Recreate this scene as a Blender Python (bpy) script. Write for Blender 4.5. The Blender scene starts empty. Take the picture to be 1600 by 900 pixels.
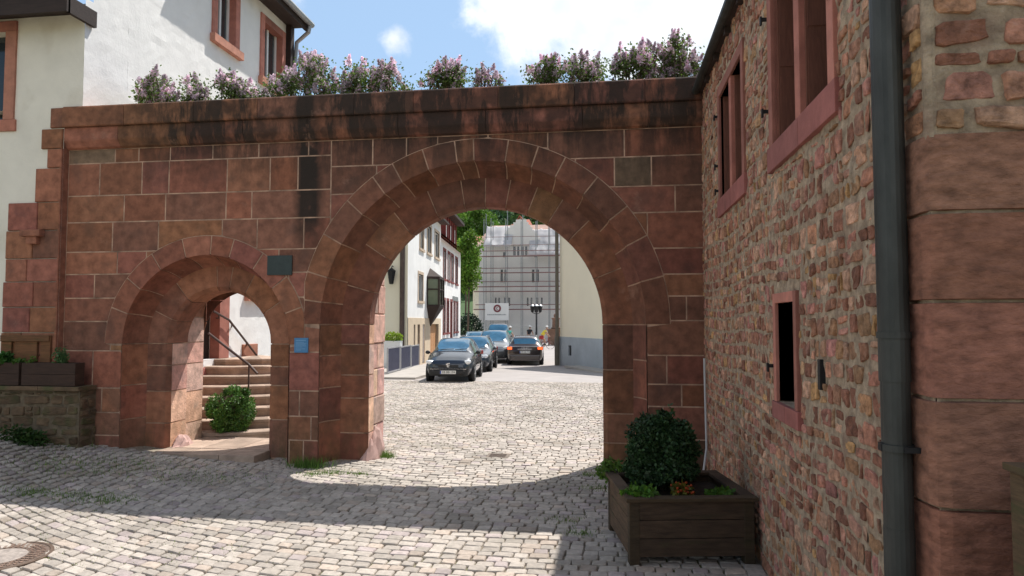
import bpy, bmesh, math, random
from mathutils import Vector, Matrix, noise
R = math.radians
random.seed(7)
rnd = random.random
def U(a, b): return a + (b - a) * rnd()
# ------------------------------------------------------------------ camera, light
sc = bpy.context.scene
col = sc.collection
cd = bpy.data.cameras.new('camera'); cam = bpy.data.objects.new('camera', cd); col.objects.link(cam)
EYE = Vector((0, 0, 1.8))
cam.location = EYE
YAW, PITCH = R(8.0), R(2.8)
cam.rotation_euler = (R(90) + PITCH, 0, YAW)
cd.sensor_width = 36; cd.lens = 24.0; cd.clip_start = 0.05; cd.clip_end = 3000
sc.camera = cam
SUNV = Vector((0.31, 0.48, 1.0)).normalized()
SUN_EL = math.asin(SUNV.z); SUN_AZ = math.atan2(SUNV.x, SUNV.y)
ld = bpy.data.lights.new('sun', 'SUN'); ld.energy = 4.6; ld.angle = R(0.53); ld.color = (1.0, 0.955, 0.89)
sun = bpy.data.objects.new('sun', ld); col.objects.link(sun)
sun.rotation_euler = SUNV.to_track_quat('Z', 'Y').to_euler(); sun.location = (20, 30, 60)
w = bpy.data.worlds.new('World'); sc.world = w; w.use_nodes = True
nt = w.node_tree; nt.nodes.clear()
def wn(t): return nt.nodes.new(t)
wo = wn('ShaderNodeOutputWorld'); bg = wn('ShaderNodeBackground'); sky = wn('ShaderNodeTexSky')
sky.sky_type = 'NISHITA'; sky.sun_disc = False; sky.sun_elevation = SUN_EL; sky.sun_rotation = SUN_AZ
sky.altitude = 200; sky.air_density = 1.15; sky.dust_density = 0.5; sky.ozone_density = 2.0
tc = wn('ShaderNodeTexCoord')
nz = wn('ShaderNodeTexNoise'); nz.inputs['Scale'].default_value = 5.5; nz.inputs['Detail'].default_value = 9; nz.inputs['Roughness'].default_value = 0.6
nt.links.new(tc.outputs['Generated'], nz.inputs['Vector'])
def wm(op, x, y=None, z=None):
    n = wn('ShaderNodeMath'); n.operation = op
    for k, s_ in enumerate((x, y, z)):
        if s_ is None: continue
        if isinstance(s_, (int, float)): n.inputs[k].default_value = s_
        else: nt.links.new(s_, n.inputs[k])
    return n.outputs[0]
def wmr(s_, a0, a1, b0=0.0, b1=1.0):
    n = wn('ShaderNodeMapRange'); n.interpolation_type = 'SMOOTHSTEP'; nt.links.new(s_, n.inputs['Value'])
    for k, v in zip(('From Min', 'From Max', 'To Min', 'To Max'), (a0, a1, b0, b1)): n.inputs[k].default_value = v
    return n.outputs[0]
def bank(az, el, rad, soft, nsc):   # azimuth from +Y towards +X, degrees
    D = (math.sin(R(az))*math.cos(R(el)), math.cos(R(az))*math.cos(R(el)), math.sin(R(el)))
    n = wn('ShaderNodeVectorMath'); n.operation = 'DISTANCE'; nt.links.new(tc.outputs['Generated'], n.inputs[0]); n.inputs[1].default_value = D
    dd = wm('MULTIPLY_ADD', wm('SUBTRACT', nz.outputs['Fac'], 0.5), -nsc, n.outputs['Value'])
    return wmr(dd, rad - soft, rad + soft, 1.0, 0.0)
banks = [bank(7, 42, 0.405, 0.030, 0.34), bank(-33, 32, 0.155, 0.03, 0.25), bank(-17.8, 22.6, 0.013, 0.014, 0.17), bank(-95, 35, 0.40, 0.06, 0.5), bank(170, 30, 0.42, 0.07, 0.5), bank(120, 60, 0.25, 0.07, 0.4)]  # last three banks are unseen clouds, added for fill light on shaded walls
cl = banks[0]
for q in banks[1:]: cl = wm('MAXIMUM', cl, q)
sp = wn('ShaderNodeSeparateXYZ'); nt.links.new(tc.outputs['Generated'], sp.inputs[0])
thin = wmr(sp.outputs['Y'], 0.1, 0.75, 0.0, 0.50)
nz2 = wn('ShaderNodeTexNoise'); nz2.inputs['Scale'].default_value = 9; nz2.inputs['Detail'].default_value = 6; nt.links.new(tc.outputs['Generated'], nz2.inputs['Vector'])
mc = wn('ShaderNodeMixRGB'); nt.links.new(wmr(nz2.outputs['Fac'], .35, .65), mc.inputs[0]); mc.inputs[1].default_value = (9.2, 9.9, 11.0, 1); mc.inputs[2].default_value = (13.5, 13.7, 14.0, 1)
mv = wn('ShaderNodeMixRGB'); nt.links.new(thin, mv.inputs[0]); nt.links.new(sky.outputs[0], mv.inputs[1]); mv.inputs[2].default_value = (6.6, 9.6, 13.5, 1)
mx = wn('ShaderNodeMixRGB'); nt.links.new(cl, mx.inputs[0]); nt.links.new(mv.outputs[0], mx.inputs[1]); nt.links.new(mc.outputs[0], mx.inputs[2]); nt.links.new(mx.outputs[0], bg.inputs[0])
bg.inputs[1].default_value = 0.075
nt.links.new(bg.outputs[0], wo.inputs[0])
vs = sc.view_settings
vs.view_transform = 'Standard'; vs.look = 'None'; vs.exposure = 0.42; vs.gamma = 1.0; vs.use_curve_mapping = False
# ------------------------------------------------------------------ pixel -> point helper (1600x900 plate)
_f = Vector((-math.sin(YAW) * math.cos(PITCH), math.cos(YAW) * math.cos(PITCH), math.sin(PITCH)))
_r = Vector((math.cos(YAW), math.sin(YAW), 0)); _u = _r.cross(_f)
def ray(px, py): return _f + _r * ((px - 800) / 1066.67) + _u * ((450 - py) / 1066.67)
def at(px, py, Y): d = ray(px, py); return EYE + d * (Y / d.y)
def atx(px, py, X): d = ray(px, py); return EYE + d * (X / d.x)
# ------------------------------------------------------------------ object helpers
class MB:
    def __init__(s): s.v = []; s.f = []; s.c = []; s.m = []
    def add(s, vs_, fs, tone=None, mi=0):
        o = len(s.v); s.v.extend([tuple(v) for v in vs_])
        for f in fs:
            s.f.append(tuple(i + o for i in f)); s.c.append(tone); s.m.append(mi)
    def box(s, x0, y0, z0, x1, y1, z1, tone=None, mi=0, M=None):
        v = [Vector(p) for p in ((x0,y0,z0),(x1,y0,z0),(x1,y1,z0),(x0,y1,z0),(x0,y0,z1),(x1,y0,z1),(x1,y1,z1),(x0,y1,z1))]
        if M: v = [M @ p for p in v]
        s.add(v, [(3,2,1,0),(4,5,6,7),(0,1,5,4),(1,2,6,5),(2,3,7,6),(3,0,4,7)], tone, mi)
    def bbox(s, x0, y0, z0, x1, y1, z1, b=0.01, tone=None, mi=0, M=None):
        # bevelled box
        bm = bmesh.new(); vv = [bm.verts.new(p) for p in ((x0,y0,z0),(x1,y0,z0),(x1,y1,z0),(x0,y1,z0),(x0,y0,z1),(x1,y0,z1),(x1,y1,z1),(x0,y1,z1))]
        for f in ((3,2,1,0),(4,5,6,7),(0,1,5,4),(1,2,6,5),(2,3,7,6),(3,0,4,7)): bm.faces.new([vv[i] for i in f])
        bmesh.ops.bevel(bm, geom=bm.edges[:], offset=b, segments=2, profile=0.7, affect='EDGES')
        if M: bm.transform(M)
        bm.verts.index_update()
        s.add([v.co.copy() for v in bm.verts], [[v.index for v in f.verts] for f in bm.faces], tone, mi); bm.free()
    def tube(s, pts, r, n=10, tone=None, mi=0, cap=True):
        pts = [Vector(p) for p in pts]; rs = r if isinstance(r, (list, tuple)) else [r] * len(pts)
        up = Vector((0, 0, 1)); d0 = (pts[1] - pts[0]).normalized()
        if abs(d0.z) > 0.9: up = Vector((1, 0, 0))
        vv = []
        for i, p in enumerate(pts):
            a = pts[max(0, i-1)]; b = pts[min(len(pts)-1, i+1)]; d = (b - a).normalized()
            x = up.cross(d).normalized(); y = d.cross(x).normalized()
            for k in range(n):
                t = 2 * math.pi * k / n; vv.append(p + (x * math.cos(t) + y * math.sin(t)) * rs[i])
        ff = []
        for i in range(len(pts) - 1):
            for k in range(n):
                a = i*n+k; b = i*n+(k+1)%n; ff.append((a, b, b+n, a+n))
        if cap: ff.append(tuple(range(n))[::-1]); ff.append(tuple((len(pts)-1)*n+k for k in range(n)))
        s.add(vv, ff, tone, mi)
    def lathe(s, prof, c=(0,0,0), n=24, tone=None, mi=0, M=None):
        vv = []; ff = []
        for (r, z) in prof:
            for k in range(n):
                t = 2*math.pi*k/n; p = Vector((c[0]+r*math.cos(t), c[1]+r*math.sin(t), c[2]+z)); vv.append(M @ p if M else p)
        for i in range(len(prof)-1):
            for k in range(n):
                a = i*n+k; b = i*n+(k+1)%n; ff.append((a, b, b+n, a+n))
        ff.append(tuple(range(n))[::-1]); ff.append(tuple((len(prof)-1)*n+k for k in range(n)))
        s.add(vv, ff, tone, mi)
    def ell(s, c, r, n=12, m=8, tone=None, mi=0, M=None, jit=0):
        vv = []; ff = []
        for i in range(m+1):
            a = math.pi*i/m
            for k in range(n):
                t = 2*math.pi*k/n; j = 1 + U(-jit, jit)
                p = Vector((c[0]+r[0]*math.sin(a)*math.cos(t)*j, c[1]+r[1]*math.sin(a)*math.sin(t)*j, c[2]-r[2]*math.cos(a)*j)); vv.append(M @ p if M else p)
        for i in range(m):
            for k in range(n):
                a = i*n+k; b = i*n+(k+1)%n; ff.append((a, b, b+n, a+n))
        s.add(vv, ff, tone, mi)
    def build(s, name, mats, parent=None, smooth=False):
        me = bpy.data.meshes.new(name); me.from_pydata(s.v, [], s.f); me.validate(clean_customdata=False)
        if not isinstance(mats, (list, tuple)): mats = [mats]
        for m in mats: me.materials.append(m)
        if len(me.polygons) == len(s.f):
            if len(mats) > 1:
                me.polygons.foreach_set('material_index', s.m)
            if any(c is not None for c in s.c):
                at_ = me.color_attributes.new('tone', 'FLOAT_COLOR', 'CORNER'); buf = []
                for p, c in zip(me.polygons, s.c):
                    c = c or (1, 1, 1)
                    for _ in range(p.loop_total): buf.extend((c[0], c[1], c[2], 1.0))
                at_.data.foreach_set('color', buf)
        if smooth: me.polygons.foreach_set('use_smooth', [True]*len(me.polygons))
        me.update()
        o = bpy.data.objects.new(name, me); col.objects.link(o)
        if parent: o.parent = parent; o.matrix_parent_inverse = parent.matrix_basis.inverted()
        return o
def tag(o, label=None, cat=None, group=None, kind=None):
    if label: o['label'] = label
    if cat: o['category'] = cat
    if group: o['group'] = group
    if kind: o['kind'] = kind
    return o
def thing(name, loc, label, cat, group=None, rz=0):
    o = bpy.data.objects.new(name, None); o.empty_display_size = 0.2; col.objects.link(o)
    o.location = loc; o.rotation_euler = (0, 0, rz); bpy_update(o)
    return tag(o, label, cat, group)
def bpy_update(o):
    o.matrix_basis = Matrix.Translation(o.location) @ o.rotation_euler.to_matrix().to_4x4()
def local(o):  # next parts are given in local coordinates
    for c in o.children: c.matrix_parent_inverse = Matrix()
def copy_tree(o, parent=None):
    c = o.copy(); col.objects.link(c)
    if parent: c.parent = parent
    for ch in list(o.children): copy_tree(ch, c)
    return c
# ------------------------------------------------------------------ materials
def mat(name, base, rough=0.8, var=0.25, scale=6.0, bump=0.2, bscale=40.0, tone=False, metal=0.0, stretch=(1,1,1), spec=0.4, hue=None, bdist=0.01, trans=0.0, coat=0.0, extra=None):
    m = bpy.data.materials.new(name); m.use_nodes = True; t = m.node_tree; N = t.nodes; L = t.links
    b = N['Principled BSDF']; b.inputs['Roughness'].default_value = rough; b.inputs['Metallic'].default_value = metal
    b.inputs['Specular IOR Level'].default_value = spec; b.inputs['Coat Weight'].default_value = coat; b.inputs['Coat Roughness'].default_value = 0.04
    tcn = N.new('ShaderNodeTexCoord'); mpn = N.new('ShaderNodeMapping'); mpn.inputs['Scale'].default_value = stretch
    L.new(tcn.outputs['Object'], mpn.inputs[0])
    n1 = N.new('ShaderNodeTexNoise'); n1.inputs['Scale'].default_value = scale; n1.inputs['Detail'].default_value = 6; n1.inputs['Roughness'].default_value = 0.6
    L.new(mpn.outputs[0], n1.inputs['Vector'])
    ramp = N.new('ShaderNodeMapRange'); ramp.inputs['From Min'].default_value = 0.3; ramp.inputs['From Max'].default_value = 0.7
    ramp.inputs['To Min'].default_value = 1 - var; ramp.inputs['To Max'].default_value = 1 + var
    L.new(n1.outputs['Fac'], ramp.inputs['Value'])
    mul = N.new('ShaderNodeMixRGB'); mul.blend_type = 'MULTIPLY'; mul.inputs[0].default_value = 1
    mul.inputs[1].default_value = (*base, 1); L.new(ramp.outputs[0], mul.inputs[2])
    out = mul.outputs[0]
    if hue:  # second tint in patches
        n2 = N.new('ShaderNodeTexNoise'); n2.inputs['Scale'].default_value = hue[1]; n2.inputs['Detail'].default_value = 5
        L.new(mpn.outputs[0], n2.inputs['Vector'])
        r2 = N.new('ShaderNodeMapRange'); r2.inputs['From Min'].default_value = hue[2]; r2.inputs['From Max'].default_value = hue[2] + 0.12
        r2.inputs['To Max'].default_value = hue[3]; L.new(n2.outputs['Fac'], r2.inputs['Value'])
        m2 = N.new('ShaderNodeMixRGB'); m2.inputs[2].default_value = (*hue[0], 1); L.new(r2.outputs[0], m2.inputs[0]); L.new(out, m2.inputs[1]); out = m2.outputs[0]
    if tone:
        a = N.new('ShaderNodeAttribute'); a.attribute_name = 'tone'
        m3 = N.new('ShaderNodeMixRGB'); m3.blend_type = 'MULTIPLY'; m3.inputs[0].default_value = 1
        L.new(out, m3.inputs[1]); L.new(a.outputs['Color'], m3.inputs[2]); out = m3.outputs[0]
    if extra: out = extra(N, L, tcn, out)
    L.new(out, b.inputs['Base Color'])
    if bump:
        n3 = N.new('ShaderNodeTexNoise'); n3.inputs['Scale'].default_value = bscale; n3.inputs['Detail'].default_value = 8; n3.inputs['Roughness'].default_value = 0.65
        L.new(mpn.outputs[0], n3.inputs['Vector'])
        bn = N.new('ShaderNodeBump'); bn.inputs['Strength'].default_value = bump; bn.inputs['Distance'].default_value = bdist
        L.new(n3.outputs['Fac'], bn.inputs['Height']); L.new(bn.outputs[0], b.inputs['Normal'])
    if trans:
        tr = N.new('ShaderNodeBsdfTranslucent'); mxs = N.new('ShaderNodeMixShader'); mxs.inputs[0].default_value = trans
        L.new(out, tr.inputs[0]); L.new(b.outputs[0], mxs.inputs[1]); L.new(tr.outputs[0], mxs.inputs[2])
        L.new(mxs.outputs[0], N['Material Output'].inputs[0])
    return m
def stain(N, L, tcn, src):
    # black algae crust under the coping and a run-off streak between the arches
    sep = N.new('ShaderNodeSeparateXYZ'); L.new(tcn.outputs['Object'], sep.inputs[0])
    def mr(sock, a, b, c=0.0, d=1.0):
        n = N.new('ShaderNodeMapRange'); n.inputs['From Min'].default_value = a; n.inputs['From Max'].default_value = b
        n.inputs['To Min'].default_value = c; n.inputs['To Max'].default_value = d; L.new(sock, n.inputs['Value']); return n.outputs[0]
    def ma(op, a, b):
        n = N.new('ShaderNodeMath'); n.operation = op
        for i, s_ in enumerate((a, b)):
            if isinstance(s_, float): n.inputs[i].default_value = s_
            else: L.new(s_, n.inputs[i])
        return n.outputs[0]
    mpn = N.new('ShaderNodeMapping'); mpn.inputs['Scale'].default_value = (3.2, 1, 0.7); L.new(tcn.outputs['Object'], mpn.inputs[0])
    nn = N.new('ShaderNodeTexNoise'); nn.inputs['Scale'].default_value = 1.3; nn.inputs['Detail'].default_value = 7; nn.inputs['Roughness'].default_value = 0.7; L.new(mpn.outputs[0], nn.inputs['Vector'])
    top = mr(sep.outputs['Z'], 3.4, 4.2); left = mr(sep.outputs['X'], -6.9, -5.6)
    a = ma('MULTIPLY', ma('MULTIPLY', top, left), mr(nn.outputs['Fac'], 0.38, 0.55))
    sx = ma('MULTIPLY', mr(sep.outputs['X'], -4.02, -3.9), mr(sep.outputs['X'], -3.55, -3.7))
    sz = ma('MULTIPLY', mr(sep.outputs['Z'], 2.5, 3.1), mr(nn.outputs['Fac'], 0.22, 0.36))
    n4 = N.new('ShaderNodeTexNoise'); n4.inputs['Scale'].default_value = 5.0; L.new(tcn.outputs['Object'], n4.inputs['Vector'])
    s_ = ma('MULTIPLY', ma('MULTIPLY', sx, sz), mr(n4.outputs['Fac'], 0.18, 0.46))
    corn = ma('MULTIPLY', ma('MULTIPLY', mr(sep.outputs['Z'], 4.08, 4.16), mr(sep.outputs['X'], -6.9, -6.0)), mr(n4.outputs['Fac'], 0.38, 0.58))
    fac = ma('MAXIMUM', ma('MAXIMUM', ma('MULTIPLY', a, 0.9), ma('MULTIPLY', corn, 0.72)), ma('MULTIPLY', s_, 0.92))
    m = N.new('ShaderNodeMixRGB'); L.new(fac, m.inputs[0]); L.new(src, m.inputs[1]); m.inputs[2].default_value = (0.018, 0.017, 0.014, 1)
    # green algae near the foot
    g = ma('MULTIPLY', mr(sep.outputs['Z'], 0.75, 0.0), mr(nn.outputs['Fac'], 0.42, 0.62))
    m2 = N.new('ShaderNodeMixRGB'); L.new(ma('MULTIPLY', g, 0.65), m2.inputs[0]); L.new(m.outputs[0], m2.inputs[1]); m2.inputs[2].default_value = (0.055, 0.065, 0.025, 1)
    # pale patches of scraped stone
    m5 = N.new('ShaderNodeMixRGB'); n5 = N.new('ShaderNodeTexNoise'); n5.inputs['Scale'].default_value = 2.3; n5.inputs['Detail'].default_value = 9; n5.inputs['Roughness'].default_value = 0.75; L.new(tcn.outputs['Object'], n5.inputs['Vector'])
    L.new(ma('MULTIPLY', mr(n5.outputs['Fac'], 0.60, 0.72), 0.45), m5.inputs[0]); L.new(m2.outputs[0], m5.inputs[1]); m5.inputs[2].default_value = (0.42, 0.24, 0.17, 1)
    return m5.outputs[0]
M = {}
M['ashlar'] = mat('red sandstone ashlar', (0.295, 0.123, 0.076), 0.92, 0.36, 8.0, 0.9, 42, tone=True, extra=stain, hue=((0.17,0.085,0.06), 3.2, 0.56, 0.55))
M['mortar'] = mat('lime mortar', (0.42, 0.275, 0.195), 0.95, 0.55, 5, 0.5, 60)
M['rubble'] = mat('rubble sandstone', (0.45, 0.230, 0.150), 0.95, 0.55, 18, 1.0, 50, tone=True, hue=((0.50,0.37,0.28), 9, 0.62, 0.6), bdist=0.02)
M['dmortar'] = mat('dark earthy mortar', (0.15, 0.115, 0.075), 0.97, 0.4, 12, 0.9, 38)
M['rmortar'] = mat('rough lime mortar', (0.42, 0.325, 0.232), 0.97, 0.45, 16, 1.0, 45, hue=((0.24,0.15,0.11), 5, 0.56, 0.6), bdist=0.02)
M['quoin'] = mat('dressed quoin sandstone', (0.30, 0.145, 0.10), 0.95, 0.42, 13, 1.0, 42, tone=True, stretch=(1,1,2.0), hue=((0.20,0.10,0.075), 1.1, 0.56, 0.5), bdist=0.012)
M['dressed'] = mat('dressed pink sandstone', (0.40, 0.165, 0.125), 0.9, 0.22, 6, 0.4, 60, tone=True)
M['lowwall'] = mat('mossy rubble', (0.13, 0.085, 0.05), 0.95, 0.4, 7, 0.8, 40, tone=True, hue=((0.07,0.08,0.03), 3, 0.5, 0.7))
M['cobble'] = mat('cobblestone', (0.41, 0.365, 0.32), 0.85, 0.20, 22, 0.6, 80, tone=True, bdist=0.006, hue=((0.25,0.225,0.185), 0.9, 0.50, 0.55))
def mossy(N, L, tcn, src):
    n = N.new('ShaderNodeTexNoise'); n.inputs['Scale'].default_value = 0.55; n.inputs['Detail'].default_value = 5; L.new(tcn.outputs['Object'], n.inputs['Vector'])
    r = N.new('ShaderNodeMapRange'); r.inputs['From Min'].default_value = 0.48; r.inputs['From Max'].default_value = 0.60; L.new(n.outputs['Fac'], r.inputs['Value'])
    m = N.new('ShaderNodeMixRGB'); L.new(r.outputs[0], m.inputs[0]); L.new(src, m.inputs[1]); m.inputs[2].default_value = (0.15, 0.17, 0.06, 1)
    return m.outputs[0]
M['joint'] = mat('sandy joints', (0.25, 0.215, 0.165), 0.98, 0.35, 25, 0.8, 60, extra=mossy)
M['asphalt'] = mat('worn pale paving', (0.36, 0.33, 0.315), 0.9, 0.10, 1.2, 0.3, 60)
M['pave'] = mat('concrete paving', (0.40, 0.37, 0.335), 0.9, 0.12, 2, 0.2, 60)
M['earth'] = mat('dark soil', (0.035, 0.025, 0.018), 0.98, 0.4, 15, 0.8, 50)
M['step'] = mat('worn step stone', (0.36, 0.27, 0.21), 0.92, 0.28, 5, 0.6, 40, tone=True)
M['render_white'] = mat('white rough render', (0.82, 0.81, 0.79), 0.9, 0.06, 1.5, 0.4, 22, hue=((0.66,0.64,0.60), 1.1, 0.60, 0.5))
M['render_grey'] = mat('weathered white render', (0.80, 0.76, 0.66), 0.93, 0.08, 1.6, 0.5, 22, hue=((0.55,0.49,0.38), 1.3, 0.60, 0.5))
M['cream'] = mat('cream render', (0.82, 0.76, 0.60), 0.9, 0.05, 0.8, 0.1, 30)
M['creamwall'] = mat('cream plaster', (0.84, 0.77, 0.60), 0.9, 0.04, 0.6, 0.1, 30)
M['plinth'] = mat('blue grey plinth paint', (0.38, 0.42, 0.45), 0.85, 0.12, 1.2, 0.1, 30)
M['wood_dark'] = mat('dark timber', (0.035, 0.022, 0.018), 0.75, 0.3, 5, 0.3, 30, stretch=(1,8,8))
M['shutter'] = mat('brown stained timber', (0.17, 0.065, 0.042), 0.7, 0.25, 8, 0.3, 30, stretch=(8,8,1))
M['wood_plank'] = mat('weathered plank', (0.115, 0.075, 0.04), 0.85, 0.35, 5, 0.4, 30, stretch=(1.5,1.5,14), tone=True, hue=((0.06,0.07,0.025), 2, 0.55, 0.6))
M['wood_box'] = mat('mossy planter timber', (0.066, 0.042, 0.026), 0.85, 0.4, 4, 0.5, 25, stretch=(1.5,1.5,10), tone=True, hue=((0.045,0.05,0.018), 1.6, 0.58, 0.5))
M['wood_dbox'] = mat('dark brown planter timber', (0.05, 0.027, 0.018), 0.8, 0.3, 4, 0.3, 25, stretch=(1.5,1.5,10))
M['pipe'] = mat('dark patinated metal', (0.047, 0.050, 0.047), 0.5, 0.35, 4, 0.1, 30, metal=0.25, stretch=(3,3,1))
M['iron'] = mat('black iron', (0.02, 0.02, 0.022), 0.55, 0.2, 8, 0.1, 60, metal=0.3)
M['rust'] = mat('cast iron cover', (0.17, 0.125, 0.10), 0.7, 0.3, 25, 0.4, 80, metal=0.3, tone=True)
M['zinc'] = mat('zinc', (0.33, 0.34, 0.35), 0.45, 0.15, 4, 0.05, 30, metal=0.6)
M['railiron'] = mat('brown painted rail', (0.06, 0.035, 0.03), 0.5, 0.2, 8, 0.1, 60)
M['glass'] = mat('dark window glass', (0.03, 0.04, 0.045), 0.08, 0.1, 2, 0, 1, spec=0.8)
M['whitepaint'] = mat('white paint', (0.78, 0.78, 0.76), 0.5, 0.03, 2, 0, 1)
M['cablewhite'] = mat('white conduit', (0.55, 0.55, 0.55), 0.5, 0.05, 2, 0, 1)
M['slate'] = mat('dark slate plaque', (0.035, 0.05, 0.048), 0.5, 0.2, 12, 0.1, 60)
M['blueplate'] = mat('blue enamel', (0.07, 0.22, 0.42), 0.4, 0.06, 4, 0, 1)
M['bluepale'] = mat('pale blue enamel', (0.17, 0.36, 0.58), 0.4, 0.05, 4, 0, 1)
M['tile'] = mat('red roof tile', (0.33, 0.10, 0.06), 0.85, 0.3, 3, 0.4, 8, stretch=(1,1,3))
M['tiledark'] = mat('dark roof tile', (0.10, 0.07, 0.06), 0.85, 0.3, 3, 0.4, 8)
M['redbrown'] = mat('red brown window stone', (0.20, 0.05, 0.045), 0.85, 0.2, 5, 0.1, 30)
M['orange'] = mat('orange brown door wood', (0.50, 0.26, 0.12), 0.7, 0.1, 5, 0.1, 30)
M['beige'] = mat('beige panel', (0.62, 0.50, 0.36), 0.8, 0.08, 3, 0.1, 30)
M['leaf'] = mat('leaf', (0.10, 0.17, 0.045), 0.55, 0.25, 6, 0, 1, tone=True, trans=0.45)
M['boxleaf'] = mat('box leaf', (0.06, 0.13, 0.03), 0.5, 0.25, 6, 0, 1, tone=True, trans=0.2)
M['darkleaf'] = mat('evergreen leaf', (0.022, 0.05, 0.018), 0.6, 0.25, 6, 0, 1, tone=True, trans=0.12)
M['blossom'] = mat('lilac blossom', (0.80, 0.69, 0.74), 0.7, 0.15, 12, 0, 1, tone=True, trans=0.45)
M['grass'] = mat('grass blade', (0.13, 0.22, 0.04), 0.6, 0.2, 6, 0, 1, tone=True, trans=0.3)
M['stem'] = mat('bark', (0.09, 0.065, 0.045), 0.9, 0.3, 10, 0.5, 40)
M['treeleaf'] = mat('tree foliage', (0.11, 0.22, 0.035), 0.6, 0.2, 1.5, 0, 1, tone=True, trans=0.4)
M['woodleaf'] = mat('far foliage', (0.06, 0.12, 0.035), 0.7, 0.2, 0.3, 0, 1, tone=True, trans=0.2)
# ------------------------------------------------------------------ generic builders
def holes_sheet(mb, O, Ud, w_, h_, holes, Nn, depth=0.12, cell=None, disp=0.0, tone=None, mi=0, reveal_mi=None, topfn=None):
    """rectangular wall sheet with rectangular holes (u0,v0,u1,v1) and reveals; Nn points outward"""
    O = Vector(O); Ud = Vector(Ud).normalized(); Nn = Vector(Nn).normalized(); Z = Vector((0,0,1))
    us = {0.0, w_}; vs_ = {0.0, h_}
    for a, b, c, d in holes:
        us |= {a, c}; vs_ |= {b, d}
    if cell:
        k = int(w_/cell); us |= {i*w_/k for i in range(k)}
        k = int(h_/cell); vs_ |= {i*h_/k for i in range(k)}
    def clean(s):
        s = sorted(s); o = [s[0]]
        key = {round(x, 5) for h in holes for x in h}
        for x in s[1:]:
            if x - o[-1] > (cell or 0)*0.3 + 1e-4 or round(x,5) in key or x == s[-1]:
                if x - o[-1] < 1e-5: continue
                o.append(x)
        return o
    us = clean(us); vs_ = clean(vs_)
    idx = {}; vv = []; ff = []
    def vid(i, j):
        if (i, j) not in idx:
            p = O + Ud*us[i] + Z*vs_[j]
            if disp: p = p + Nn * (noise.noise(p*9.0)*disp + noise.noise(p*27.0)*disp*0.4)
            idx[(i, j)] = len(vv); vv.append(p)
        return idx[(i, j)]
    flip = Ud.cross(Z).dot(Nn) < 0
    for i in range(len(us)-1):
        for j in range(len(vs_)-1):
            cu = (us[i]+us[i+1])/2; cv = (vs_[j]+vs_[j+1])/2
            if any(a < cu < c and b < cv < d for a, b, c, d in holes): continue
            if topfn and cv > topfn(cu): continue
            q = (vid(i,j), vid(i+1,j), vid(i+1,j+1), vid(i,j+1)); ff.append(q[::-1] if flip else q)
    mb.add(vv, ff, tone, mi)
    for a, b, c, d in holes:
        P = [O+Ud*a+Z*b, O+Ud*c+Z*b, O+Ud*c+Z*d, O+Ud*a+Z*d]; Q = [p - Nn*depth for p in P]
        for i in range(4):
            j = (i+1) % 4; q = (0,1,2,3)
            mb.add([P[i], P[j], Q[j], Q[i]], [q[::-1] if not flip else q], tone, mi if reveal_mi is None else reveal_mi)
def slab(mb, pts, n, thick, tone=None, gap=0.004, mi=0, bev=0.006, map3=None):
    """stone from a 2D polygon pts [(u,v)], map3(u,v,h) -> 3D"""
    k = len(pts)
    area = sum(pts[i][0]*pts[(i+1)%k][1]-pts[(i+1)%k][0]*pts[i][1] for i in range(k))
    if abs(area) < 0.002: return
    if area < 0: pts = pts[::-1]
    def inset(d):
        o = []
        for i in range(k):
            a = Vector(pts[i-1]); b = Vector(pts[i]); c = Vector(pts[(i+1)%k])
            e1 = (b-a); e2 = (c-b)
            if e1.length < 1e-6: e1 = e2
            if e2.length < 1e-6: e2 = e1
            e1.normalize(); e2.normalize()
            n1 = Vector((-e1.y, e1.x)); n2 = Vector((-e2.y, e2.x)); m = (n1+n2)
            if m.length < 0.3: m = n1
            m.normalize(); sc_ = min(1.6, 1/max(0.4, m.dot(n1)))
            o.append((b.x+m.x*d*sc_, b.y+m.y*d*sc_))
        return o
    l0 = inset(gap); l1 = inset(gap+0.0015); l2 = inset(gap+bev)
    def jz(p, a): return noise.noise(Vector((p[0]*6, p[1]*6, 3.1)))*a
    V = [map3(p[0], p[1], -0.004) for p in l0] + [map3(p[0], p[1], thick*0.7 + jz(p, .002)) for p in l1] + [map3(p[0], p[1], thick + jz(p, .003)) for p in l2]
    F = []
    for r_ in range(2):
        for i in range(k):
            j = (i+1) % k; F.append((r_*k+i, r_*k+j, (r_+1)*k+j, (r_+1)*k+i))
    F.append(tuple(2*k+i for i in range(k)))
    mb.add(V, F, tone, mi)
def stone_tone(kind='ashlar'):
    r_ = rnd()
    g = U(0.72, 1.28)
    if kind == 'ashlar':
        g = U(0.80, 1.20)
        if r_ < 0.025: return (g*0.75, g*1.20, g*1.25)
        if r_ < 0.035: return (g*1.1, g*1.35, g*1.1)
        if r_ < 0.30: return (g*0.78, g*0.85, g*0.9)
        return (g, g*U(0.88, 1.1), g*U(0.85, 1.1))
    if kind == 'rubble':
        if r_ < 0.04: return (g*1.15, g*1.3, g*0.9)
        if r_ < 0.16: return (g*1.25, g*1.45, g*1.5)
        if r_ < 0.40: return (g*0.68, g*0.6, g*0.6)
        return (g, g*U(0.85, 1.15), g*U(0.85, 1.15))
    if kind == 'cobble':
        g = U(0.78, 1.16)
        if r_ < 0.1: return (g*0.98, g*0.94, g*1.02)
        if r_ < 0.2: return (g*1.03, g*0.97, g*0.93)
        return (g, g, g)
    return (g, g, g)
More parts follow.
